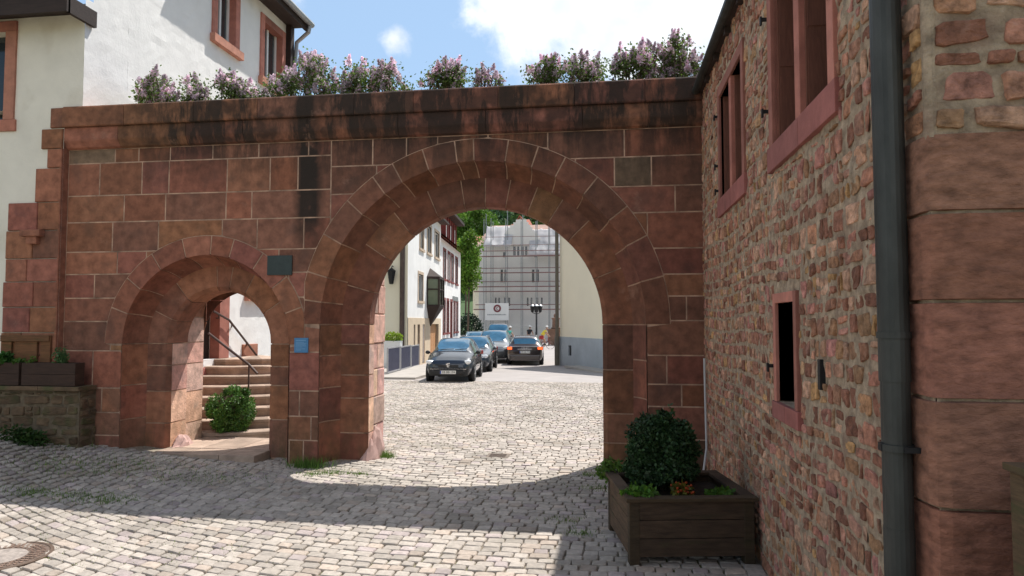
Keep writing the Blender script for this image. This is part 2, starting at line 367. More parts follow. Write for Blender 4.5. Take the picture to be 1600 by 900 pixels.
def rock(mb, cu, cv, wu, wv, h, map3, tone, n=6, mi=0, sq=3.2, ang=0.0, rough=0.006):
    """irregular broken stone set in a wall: jittered polygon outline, rough flat face"""
    J = 0.19
    cor = []
    for (x, y) in ((-1,-1),(1,-1),(1,1),(-1,1)):
        x2, y2 = x*(1-abs(U(0, J*1.3))), y*(1-abs(U(0, J*1.6)))
        c1, c2 = U(.10, .38), U(.10, .38)
        if (x, y) in ((-1,-1),(1,1)): cor += [(x2, y2*(1-c1)), (x2*(1-c2), y2)]
        else: cor += [(x2*(1-c2), y2), (x2, y2*(1-c1))]
    O = []
    for i in range(8):
        p, q = cor[i], cor[(i+1)%8]; L_ = math.hypot(q[0]-p[0], q[1]-p[1]); m = 1 if L_ < .55 else 3
        for k in range(m): t = k/m; O.append((p[0]+(q[0]-p[0])*t + (U(-.035,.035) if k else 0), p[1]+(q[1]-p[1])*t + (U(-.05,.05) if k else 0)))
    K = len(O); rings = [(1.0, -0.35), (.985, .35), (.93, .80), (.70, 1.0), (.36, 1.02)]; s0 = U(0, 99); V = []; F = []
    tu, tv = U(-.35,.35), U(-.35,.35); ca, sa = math.cos(ang), math.sin(ang)
    for ri, (rr, hh) in enumerate(rings):
        for (x, y) in O:
            u_ = x*rr*wu/2; v_ = y*rr*wv/2; u2 = cu + u_*ca - v_*sa; v2 = cv + u_*sa + v_*ca
            hz = hh*h*(1 + (tu*x + tv*y)*rr) + (noise.noise(Vector((u2*26, v2*26, s0)))*rough*1.3 + noise.noise(Vector((u2*70, v2*70, s0)))*rough*.6 if ri > 0 else 0)
            V.append(map3(u2, v2, hz))
    V.append(map3(cu, cv, h*1.02 + noise.noise(Vector((cu*26, cv*26, s0)))*rough))
    for i in range(len(rings)-1):
        for k in range(K): a = i*K+k; b2 = i*K+(k+1)%K; F.append((a, b2, b2+K, a+K))
    c0 = (len(rings)-1)*K
    for k in range(K): F.append((c0+k, c0+(k+1)%K, len(V)-1))
    mb.add(V, F, tone, mi)
def rubble_fill(mb, u0, u1, v0, v1, map0, excl=(), hmin=0.07, hmax=0.15, wmin=0.07, wmax=0.27, kind='rubble', proud=0.02, keep=None, thick=1.0):
    ph = U(0, 6)
    def map3(u, v, h):
        return map0(u, v + .016*math.sin(u*2.3+ph+v*1.1) + .012*noise.noise(Vector((u*1.9, v*1.3, ph))), h)
    v = v0
    while v < v1 - 0.04:
        rh = min(U(hmin, hmax), v1 - v)
        u = u0 - U(0, .1)
        while u < u1 - 0.03:
            sw = U(wmin, wmax) * (1.0 if rnd() > 0.25 else 0.55)
            a, b, c, d = max(u, u0), v, min(u+sw, u1), v+rh
            u += sw
            if c - a < 0.04: continue
            cu_, cv_ = (a+c)/2, (b+d)/2
            if keep and not keep(cu_, cv_): continue
            bad = False
            for (x0, y0, x1, y1) in excl:
                if a < x1 and c > x0 and b < y1 and d > y0:
                    opts = [(c, 'c', x0), (a, 'a', x1), (d, 'd', y0), (b, 'b', y1)]
                    best = max([((x0-a)*(d-b), 'c'), ((c-x1)*(d-b), 'a'), ((c-a)*(y0-b), 'd'), ((c-a)*(d-y1), 'b')])
                    if best[0] < 0.0022: bad = True; break
                    if best[1] == 'c': c = x0
                    if best[1] == 'a': a = x1
                    if best[1] == 'd': d = y0
                    if best[1] == 'b': b = y1
            if bad or c-a < 0.03 or d-b < 0.03: continue
            g_ = U(0.006, 0.026)
            two = (d-b) > 0.115 and rnd() < 0.22 and (c-a) < 0.2
            cells = [(a, b, c, d)] if not two else [(a, b, c, (b+d)/2), (a, (b+d)/2, c, d)]
            for (aa, bb, cc, dd) in cells:
                rock(mb, (aa+cc)/2 + U(-.004,.004), (bb+dd)/2 + U(-.006,.006), cc-aa-g_, dd-bb-g_, proud*U(0.15, 1.35)*thick, map3, stone_tone(kind), sq=U(2.6, 4.5), ang=U(-.11,.11))
        v += rh
# leaves
def leaf_cloud(mb, c, r, n, size, tone=(1,1,1), shell=0.45, flat=1.0, tvar=0.35, clumps=0, cr=0.3, hole=0.0, ztone=0.0):
    c = Vector(c); cs = []
    for _ in range(clumps):
        while True:
            p = Vector((U(-1,1), U(-1,1), U(-1,1)))
            if p.length < 1: break
        p = p.normalized() * (p.length ** 0.4); cs.append((Vector((p.x*r[0], p.y*r[1], p.z*r[2])), U(0.7, 1.3)))
    for _ in range(n):
        while True:
            p = Vector((U(-1,1), U(-1,1), U(-1,1)))
            if 0.05 < p.length < 1: break
        p = p.normalized() * (shell + (1-shell) * p.length)
        g = 1.0
        if clumps:
            q, g = random.choice(cs); o = q + Vector((p.x*cr*r[0], p.y*cr*r[1], p.z*cr*r[2]))
        else:
            k = 1 + 0.12*noise.noise(p*2.5+c); o = Vector((p.x*r[0]*k, p.y*r[1]*k, p.z*r[2]*k))
        o += c
        a = Vector((U(-1,1), U(-1,1), U(-1,1)*flat)).normalized(); b = a.cross(Vector((U(-1,1), U(-1,1), U(-1,1)))).normalized()
        s = size * U(0.6, 1.3); t_ = g * U(1-tvar, 1+tvar)
        mb.add([o, o+a*s*.5+b*s*.32, o+a*s, o+a*s*.5-b*s*.32], [(0,1,2,3)], (tone[0]*t_*U(.85,1.2), tone[1]*t_, tone[2]*t_*U(.8,1.1)))
def gz(x, y):
    z = 0.0
    if y > 8.8: z = -0.0146 * (min(y, 34) - 8.8)
    if x < -4 and y < 9.6: z += 0.03 * min(-x-4, 4.5)**1.8 * max(0, min(1, (y-3.5)/4))
    return z
# ------------------------------------------------------------------ GROUND
def build_ground():
    g = MB()
    xs = [-400,-150,-60,-30,-18] + [-12+0.5*i for i in range(34)] + [8,20,60,150,400]
    ys = [-60,-20,-8,-3] + [-2+0.5*i for i in range(64)] + [32,34,38,45,60,80,100,140,200,400,900]
    V = []; F = []
    for y in ys:
        for x in xs: V.append((x, y, gz(x, y) - 0.022))
    n = len(xs)
    for j in range(len(ys)-1):
        for i in range(n-1): a = j*n+i; F.append((a, a+1, a+1+n, a+n))
    g.add(V, F)
    tag(g.build('ground', M['joint']), kind='structure')
    # smoother paving of the street beyond
    s = MB(); V = []; F = []
    rows = [(22.6 + i*0.8) for i in range(15)] + [34, 36, 40, 50, 60, 80, 100, 130]
    xs2 = [-12, -8, -6, -4, -2, 0, 2, 6]
    for y in rows:
        for x in xs2: V.append((x*(1 if y < 40 else 1.0 + (y-40)/20.0), y, gz(x, y) - 0.002))
    n = len(xs2)
    for j in range(len(rows)-1):
        for i in range(n-1): a = j*n+i; F.append((a, a+1, a+1+n, a+n))
    s.add(V, F); tag(s.build('road', M['asphalt']), kind='structure')
    # setts
    c = MB()
    def g_(x):
        xc = max(-5.5, min(1.5, x)); v = 0.08*xc + 0.055*xc*xc if xc <= 0 else 0.08*xc
        if x < -5.5: v += -0.525*(x+5.5)
        return v
    row_h = 0.110; k = 0
    r0 = -3.0
    y0 = r0
    while y0 < 27:
        x = -9.2 + U(0, .15)
        rh = row_h * U(0.9, 1.1)
        while x < 3.0:
            wdt = U(0.105, 0.165); x1 = x + wdt; xm = (x+x1)/2; ym = y0 + g_(xm)
            x, xa = x1, x
            lim = 1.13 if ym < 9.3 else 3.0
            if ym < 2.2 and xm < 0.6 and ym < -1.0: continue
            if ym > 22.58 or ym < -1.5 or xa+wdt > lim: continue
            if ym > 9.3 and abs(xm + 0.235*ym) > 3.2 + 0.16*ym: continue
            if ym < 9.2 and xm < -8.4: continue
            if -6.6 < xm < -4.4 and 8.24 < ym < 9.5: continue
            if (xm+5.66)**2 + (ym-4.88)**2 < 0.165: continue
            gz0 = gz(xm, ym) + U(-.005, .005); tlt = U(-.03,.03); tl2 = U(-.03,.03)
            gp = U(.003,.0065)
            far = ym > 12
            P = []
            for (a, b) in ((xa+gp, 0), (x1-gp, 0), (x1-gp, rh), (xa+gp, rh)):
                P.append([a+U(-.006,.006), y0 + g_(a) + (gp if b == 0 else b-gp) + U(-.006,.006)])
            t = stone_tone('cobble')
            def zz(p, d): return gz0 + d + (p[0]-xm)*tlt + (p[1]-ym-rh/2)*tl2
            cxm = sum(p[0] for p in P)/4; cym = sum(p[1] for p in P)/4
            V = []; F = []
            loops = ((1.0, -0.022), (0.985, -0.005), (0.90, 0.002)) if not far else ((1.0, -0.024), (0.9, 0.0))
            # octagonal outline: cut corners
            O8 = []
            for i in range(4):
                p = P[i]; q = P[(i+1)%4]; pr = P[i-1]; cc = U(.05,.13)
                O8.append([p[0]+(pr[0]-p[0])*cc, p[1]+(pr[1]-p[1])*cc]); O8.append([p[0]+(q[0]-p[0])*cc, p[1]+(q[1]-p[1])*cc])
            for s_, d in loops:
                for p in O8:
                    q = (cxm+(p[0]-cxm)*s_, cym+(p[1]-cym)*s_); V.append((q[0], q[1], zz(q, d)))
            for l in range(len(loops)-1):
                for i in range(8): F.append((l*8+i, l*8+(i+1)%8, l*8+8+(i+1)%8, l*8+8+i))
            L0 = (len(loops)-1)*8
            if far: F.append(tuple(L0+i for i in range(8)))
            else:
                V.append((cxm, cym, zz((cxm, cym), 0.005)))
                for i in range(8): F.append((L0+i, L0+(i+1)%8, L0+8))
            c.add(V, F, t)
        y0 += rh
    tag(c.build('cobblestone_pavement', M['cobble']), kind='structure')
    # light sill slab under small arch
    p = MB()
    x = -5.93
    for i in range(3):
        x1 = x + 0.49; p.bbox(x+.004, 8.22, -.05, x1-.004, 8.62, gz(-5.5, 8.3)+.028, .008, stone_tone('x')); p.bbox(x+.004, 8.63, -.05, x1-.004, 9.50, gz(-5.5, 8.3)+.032, .008, stone_tone('x')); x = x1
    tag(p.build('paving_slabs', M['step']), kind='structure')
    # far hill
    h = MB(); V = []; F = []; nx = 40; ny = 16
    for j in range(ny):
        for i in range(nx):
            x = -260 + i*12; y = 100 + j*16; k = j/(ny-1)
            V.append((x, y, -0.6 + 95*k**1.25 + 5*noise.noise(Vector((x*.02, y*.02, 0)))))
    for j in range(ny-1):
        for i in range(nx-1): a = j*nx+i; F.append((a, a+1, a+1+nx, a+nx))
    h.add(V, F, (1,1,1)); tag(h.build('hill', M['woodleaf'], smooth=True), kind='structure')
build_ground()
# ------------------------------------------------------------------ GATEWAY WALL
YF = 8.25
BIG = dict(cx=-1.585, cz=1.76, Ro=2.31, R0=2.035, R1=1.89, R2=1.52, back=8.82, clipL=-3.83, clipR=99)
SML = dict(cx=-5.20, cz=1.50, Ro=1.42, R0=1.17, R1=1.05, R2=0.72, back=9.40, clipL=-99, clipR=-3.83)
XL, XR, ZT = -7.24, 1.14, 4.12
def gateway():
    root = thing('gateway_wall', (-3, 8.6, 0), 'long red sandstone wall with a big and a small round archway and dark stained coping', 'gateway')
    def rout(A, th):
        r_ = A['Ro']; c = math.cos(th)
        if c > 0 and A['cx'] + r_*c > A['clipR']: r_ = (A['clipR']-A['cx'])/c
        if c < 0 and A['cx'] + r_*c < A['clipL']: r_ = (A['clipL']-A['cx'])/c
        return r_
    def inside(A, u, v):
        dx = u - A['cx']; dz = v - A['cz']
        if dz <= 0: return abs(dx) < A['R0']
        return math.hypot(dx, dz) < rout(A, math.atan2(dz, dx))
    def project(A, u, v):
        dx = u - A['cx']; dz = v - A['cz']
        if dz <= 0: return (A['cx'] + math.copysign(A['R0'], dx), v)
        th = math.atan2(dz, dx); r_ = rout(A, th); return (A['cx']+r_*math.cos(th), A['cz']+r_*math.sin(th))
    def clip(poly, A):
        # densify
        pts = []
        k = len(poly)
        for i in range(k):
            a = poly[i]; b = poly[(i+1)%k]; L_ = math.hypot(b[0]-a[0], b[1]-a[1]); n = max(1, int(L_/0.02))
            for j in range(n): pts.append((a[0]+(b[0]-a[0])*j/n, a[1]+(b[1]-a[1])*j/n))
        ins = [inside(A, *p) for p in pts]
        if not any(ins): return [poly]
        if all(ins): return []
        n = len(pts); st = next(i for i in range(n) if ins[i] and not ins[(i+1)%n]); runs = []; cur = []
        for d in range(1, n+1):
            i = (st+d) % n
            if not ins[i]: cur.append(pts[i])
            elif cur: runs.append(cur); cur = []
        if cur: runs.append(cur)
        out = []
        for r_ in runs:
            if len(r_) < 4: continue
            a = r_[-1]; b = r_[0]; cl = []
            for j in range(1, 12):
                t = j/12; cl.append(project(A, a[0]+(b[0]-a[0])*t, a[1]+(b[1]-a[1])*t))
            # thin out straight parts of the run
            rr = [r_[0]]
            for i in range(1, len(r_)-1):
                p, q, s = rr[-1], r_[i], r_[i+1]
                if abs((q[0]-p[0])*(s[1]-p[1])-(q[1]-p[1])*(s[0]-p[0])) > 1e-7: rr.append(q)
            rr.append(r_[-1]); out.append(rr + cl)
        return out
    # --- core behind the stones (front mortar plane, top, back)
    core = MB()
    def low(x, R_S, R_B):
        for A, Rr in ((BIG, R_B), (SML, R_S)):
            d = abs(x - A['cx'])
            if d < Rr: return A['cz'] + math.sqrt(max(0, Rr*Rr-d*d))
        return -0.3
    def face(Y, RS, RB, x0, x1, flip, zt=4.6):
        xs = [x0 + (x1-x0)*i/400 for i in range(401)]
        for e in (BIG['cx']-RB, BIG['cx']+RB, SML['cx']-RS, SML['cx']+RS):
            if x0 < e < x1: xs += [e-1e-4, e+1e-4]
        xs.sort()
        for a, b in zip(xs, xs[1:]):
            m = (a+b)/2; za, zb = low(a, RS, RB), low(b, RS, RB)
            if low(m, RS, RB) < 0: za = zb = -0.3
            elif za < 0: za = zb
            elif zb < 0: zb = za
            q = [(a, Y, za), (b, Y, zb), (b, Y, zt), (a, Y, zt)]
            core.add(q, [(3,2,1,0) if flip else (0,1,2,3)])
    face(YF+.004, SML['R0']+.01, BIG['R0']+.01, XL-.0, XR, False)
    SML['cz'], _z = 1.86, SML['cz']
    face(9.40, SML['R2']+.01, 0.01, XL, -3.18, True)
    SML['cz'] = _z
    face(8.82, .01, BIG['R2']+.01, -3.17, XR, True)
    core.box(XL, YF+.02, 4.5, XR, 8.64, 4.6)
    core.box(-3.30, 8.80, -.3, -3.17, 9.398, 4.5)
    core.build('wall_core', M['mortar'], root)
    # --- sweep stones of the two arches
    def sweep(mb, A, prof, cuts, offs, lit=1.0):
        """prof: list of (R,Y). cuts: path stations; jamb z<0 means arc"""
        def pos(side, s, Rr, Y):
            if s[0] == 'j': return Vector((A['cx'] + side*Rr, Y, s[1]))
            th = s[1]; return Vector((A['cx'] + Rr*math.cos(th), Y, A['cz'] + Rr*math.sin(th)))
        def seg(side, s0, s1, tone, off, gap):
            if s0[0] == 'j': S = [('j', s0[1]+gap + (s1[1]-s0[1]-2*gap)*i/3) for i in range(4)]
            else:
                g = gap/A['R0']; n = max(3, int(abs(s1[1]-s0[1])/0.05)); S = [('a', s0[1]+g+(s1[1]-s0[1]-2*g)*i/n) for i in range(n+1)]
            V = []; rows = []
            P0 = prof
            for si, s in enumerate([S[0]] + S + [S[-1]]):
                edge = si == 0 or si == len(S)+1
                for k, (Rr, Y) in enumerate(P0):
                    Rq = Rr
                    if Rr == A['Ro']: Rq = rout(A, s[1]) - .003 if s[0] == 'a' else A['R0'] + .0
                    a = P0[max(0, k-1)]; b = P0[min(len(P0)-1, k+1)]
                    if s[0] == 'a' or Rr != A['Ro']:
                        dR, dY = b[0]-a[0], b[1]-a[1]; l = math.hypot(dR, dY) or 1; nR, nY = dY/l, -dR/l  # outward (towards opening/front)
                        nR, nY = -abs(nR), -abs(nY)
                    else: nR, nY = 0, -1
                    o = -0.008 if edge else off
                    p = pos(side, s, Rq + nR*o, Y + nY*o)
                    if not edge:
                        q = noise.noise(p*5.0)*0.004 + noise.noise(p*17)*0.002
                        p += Vector((0, -q*abs(nY), 0)) + (pos(side, s, 1, 0)-pos(side, s, 0, 0)) * (-q*abs(nR))
                    V.append(p)
            m = len(P0); F = []
            rows_ = len(V)//m
            for r_ in range(rows_-1):
                for k in range(m-1):
                    a = r_*m+k; F.append((a, a+1, a+1+m, a+m))
            mb.add(V, F, tone)
        for side, s0, s1 in cuts:
            t = stone_tone('ashlar'); t = tuple(x*(.74 if A is BIG else 1.0)*(1+(lit-1)*k_) for x, k_ in zip(t, (0.95, 1.6, 2.1)))  # weaker bounce on the big arch and sunlit reveals are put into the tone
            seg(side, s0, s1, t, offs, 0.0085)
    def jcuts(A, zs):
        out = []
        for side in (-1, 1):
            z = [0] + list(zs[side]) + [A['cz']]
            for a, b in zip(z, z[1:]): out.append((side, ('j', a), ('j', b)))
        return out
    def acuts(angs): return [(1, ('a', R(a)), ('a', R(b))) for a, b in zip(angs, angs[1:])]
    # concave moulding between face and second order
    def cav(A, d=0.35):
        P = [(A['R0'], YF)]
        n = 6
        for i in range(1, n+1):
            t = i/n; P.append((A['R0'] - (A['R0']-A['R1'])*(t**1.6), YF + d*(t**0.75)))
        return P
    rb = MB(); A = BIG
    prof1 = [(A['Ro'], YF), (A['R0']+.08, YF)] + cav(A)
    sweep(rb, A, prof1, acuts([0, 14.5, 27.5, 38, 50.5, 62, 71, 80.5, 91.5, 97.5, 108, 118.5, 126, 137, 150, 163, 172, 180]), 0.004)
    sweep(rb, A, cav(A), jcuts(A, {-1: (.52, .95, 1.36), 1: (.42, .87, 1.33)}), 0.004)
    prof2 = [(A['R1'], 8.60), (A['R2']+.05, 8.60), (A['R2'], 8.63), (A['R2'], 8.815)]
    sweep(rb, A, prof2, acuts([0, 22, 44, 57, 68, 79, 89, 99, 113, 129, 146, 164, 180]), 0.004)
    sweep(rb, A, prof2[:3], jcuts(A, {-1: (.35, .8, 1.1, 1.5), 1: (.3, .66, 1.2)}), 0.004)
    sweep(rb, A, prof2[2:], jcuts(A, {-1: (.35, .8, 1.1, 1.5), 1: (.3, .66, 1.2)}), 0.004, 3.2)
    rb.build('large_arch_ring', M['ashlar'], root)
    rs = MB(); A = SML
    prof1 = [(A['Ro'], YF), (A['R0']+.06, YF)] + cav(A)
    sweep(rs, A, prof1, acuts([0, 20, 38, 56, 74, 87, 104, 123, 142, 160, 180]), 0.004)
    sweep(rs, A, cav(A), jcuts(A, {-1: (.5, .95), 1: (.6, 1.05)}), 0.004)
    prof2 = [(A['R1'], 8.60), (A['R2']+.05, 8.60), (A['R2'], 8.65), (A['R2'], 8.99)]
    sweep(rs, A, prof2, acuts([0, 33, 62, 80, 93, 128, 155, 180]), 0.004)
    sweep(rs, A, prof2[:3], jcuts(A, {-1: (.42, .85, 1.2), 1: (.5, .95, 1.2)}), 0.004)
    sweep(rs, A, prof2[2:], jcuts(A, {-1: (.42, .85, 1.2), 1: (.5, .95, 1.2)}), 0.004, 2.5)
    RV = dict(A); RV['cz'] = 1.86; RV['R2'] = .73; RV['R0'] = .73
    prof3 = [(.73, 9.0), (.73, 9.2), (.73, 9.39)]
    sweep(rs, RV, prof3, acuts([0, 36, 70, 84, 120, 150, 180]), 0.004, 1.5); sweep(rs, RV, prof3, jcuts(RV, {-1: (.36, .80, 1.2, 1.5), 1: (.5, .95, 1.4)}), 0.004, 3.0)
    rs.build('small_arch_ring', M['ashlar'], root)
    mo = MB()
    for A, last in ((BIG, 8.82), (SML, 8.995), (RV, 9.40)):
        prof = cav(A) + [(A['R1'], 8.60), (A['R2']+.055, 8.603), (A['R2']+.004, 8.655), (A['R2'], last)]
        if A is RV: prof = [(2.0, 8.995), (.73, 8.995), (.73, 9.2), (.73, 9.40)]
        V = []; path = [('j', -1, z) for z in (-.3, A['cz'])] + [('a', 0, math.pi*(1-i/60)) for i in range(61)] + [('j', 1, z) for z in (A['cz'], -.3)]
        for (k, sd, s) in path:
            for (Rr, Y) in prof:
                Rr += .003; Y += .003 if Y < last-.01 else 0
                V.append((A['cx']+sd*Rr, Y, s) if k == 'j' else (A['cx']+Rr*math.cos(s), Y, A['cz']+Rr*math.sin(s)))
        m = len(prof); F = []
        for i in range(len(path)-1):
            for k in range(m-1): a = i*m+k; F.append((a, a+m, a+1+m, a+1))
        mo.add(V, F)
    mo.build('joint_mortar', M['mortar'], root)
    # --- ashlar facing
    fb = MB(); map3 = lambda u, v, h: Vector((u, YF + .010 - h - .0, v))
    Lc = [0, .30, .60, .92, 1.41, 1.80, 2.11, 2.43, 2.73, 3.13, 3.49, 3.93, ZT]
    Rc = [0, .42, .80, 1.06, 1.40, 1.81, 2.10, 2.36, 2.67, 3.10, 3.42, 3.78, ZT]
    def field(x0, x1, cs, wmin, wmax):
        for a, b in zip(cs, cs[1:]):
            x = x0
            while x < x1 - .02:
                wd = U(wmin, wmax)*(1 if rnd() > .2 else .5); xe = x + wd
                if x1 - xe < .2: xe = x1
                polys = [[(x, a), (xe, a), (xe, b), (x, b)]]
                for A in (SML, BIG):
                    nx = []
                    for p in polys: nx += clip(p, A)
                    polys = nx
                for p in polys: slab(fb, p, None, .010, tuple(q*(1.0 if x < -4 else .76) for q in stone_tone('ashlar')), gap=.007, bev=.006, map3=map3)  # right part darker: its weaker bounce light is put into the stone tone
                x = xe
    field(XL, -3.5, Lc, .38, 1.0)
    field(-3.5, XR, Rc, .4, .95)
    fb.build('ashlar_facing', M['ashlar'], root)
    # rear jamb of the middle pier, sunlight put into its tone; back face
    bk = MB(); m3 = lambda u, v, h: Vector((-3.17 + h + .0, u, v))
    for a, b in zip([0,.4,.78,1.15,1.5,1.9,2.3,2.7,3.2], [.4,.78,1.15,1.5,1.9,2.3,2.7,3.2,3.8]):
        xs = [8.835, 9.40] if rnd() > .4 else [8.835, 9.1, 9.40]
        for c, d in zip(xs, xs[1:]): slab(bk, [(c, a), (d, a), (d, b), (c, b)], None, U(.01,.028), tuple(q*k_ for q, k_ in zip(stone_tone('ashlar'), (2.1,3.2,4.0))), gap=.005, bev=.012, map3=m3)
    mbk = lambda u, v, h: Vector((u, 9.40 + h, v)); mbr = lambda u, v, h: Vector((u, 8.82 + h, v))
    def bfield(x0, x1, mp3, AA, RR):
        for a, b in zip(Lc, Lc[1:]):
            x = x0
            while x < x1 - .02:
                xe = min(x1, x + U(.4, .9))
                if x1 - xe < .2: xe = x1
                m = (x+xe)/2
                sv = AA['R0'], AA['Ro']; AA['R0'] = AA['Ro'] = RR
                for p in clip([(x, a), (xe, a), (xe, b), (x, b)], AA): slab(bk, p, None, .01, stone_tone('ashlar'), map3=mp3)
                AA['R0'], AA['Ro'] = sv; x = xe
    bfield(XL, -3.18, mbk, SML, SML['R2']+.02); bfield(-3.14, XR, mbr, BIG, BIG['R2']+.02)
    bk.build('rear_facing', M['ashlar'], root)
    # --- coping: two projecting courses with joints
    cp = MB()
    def course(prof, x0, x1, wmin, wmax):
        x = x0
        while x < x1 - .02:
            xe = x + U(wmin, wmax)
            if x1 - xe < .4: xe = x1
            t = stone_tone('ashlar'); n = 5; V = []; F = []
            for i in range(n+1):
                xx = x + .003 + (xe-x-.006)*i/n
                for (y, z) in prof:
                    p = Vector((xx, y, z)); q = noise.noise(p*4)*.006 + noise.noise(p*15)*.003; V.append((xx, y+q, z+q*.7))
            m = len(prof)
            for i in range(n):
                for k in range(m-1): a = i*m+k; F.append((a, a+m, a+1+m, a+1))
            F.append(tuple(range(m))); F.append(tuple(n*m+k for k in range(m))[::-1]); cp.add(V, F, t); x = xe
    course([(8.24, 4.12), (8.20, 4.14), (8.155, 4.22), (8.15, 4.24), (8.15, 4.395), (9.3, 4.395), (9.3, 4.12)][::-1], XL, XR, .75, 1.25)
    course([(8.16, 4.40), (8.115, 4.405), (8.108, 4.42), (8.108, 4.66), (8.125, 4.68), (8.62, 4.68), (8.64, 4.40)][::-1], XL+.0, XR, .7, 1.4)
    cp.build('coping', M['ashlar'], root)
    # soil behind the parapet, where the lilacs root
    so = MB(); so.box(-6.6, 8.645, 4.40, 1.0, 9.18, 4.62); so.build('planting_soil', M['earth'], root)
    tb = MB(); tb.box(-6.7, 9.18, 4.40, 1.1, 9.3, 4.70, (1,1,1)); tb.build('rear_kerb', M['ashlar'], root)
    # chipped corner boulder at pier foot + worn base
    ch = MB()
    for (x, y, s, h) in ((-3.13, 8.80, .19, .34), (-5.84, 8.80, .15, .20)):
        V = []; F = []; n_, m_ = 18, 10
        for i in range(m_+1):
            a_ = math.pi*i/m_
            for k in range(n_):
                t = 2*math.pi*k/n_; d = Vector((math.sin(a_)*math.cos(t), math.sin(a_)*math.sin(t), -math.cos(a_))); q = 1 + .45*noise.noise(d*1.3+Vector((x, 0, 0))) + .12*noise.noise(d*4)
                V.append((x+d.x*s*.8*q, y+d.y*s*1.3*q, .02+d.z*h*q))
        for i in range(m_):
            for k in range(n_): a_ = i*n_+k; b_ = i*n_+(k+1)%n_; F.append((a_, b_, b_+n_, a_+n_))
        ch.add(V, F, (1.2, 1.9, 2.2))
    ch.build('worn_guard_stone', M['dressed'], root)
gateway()
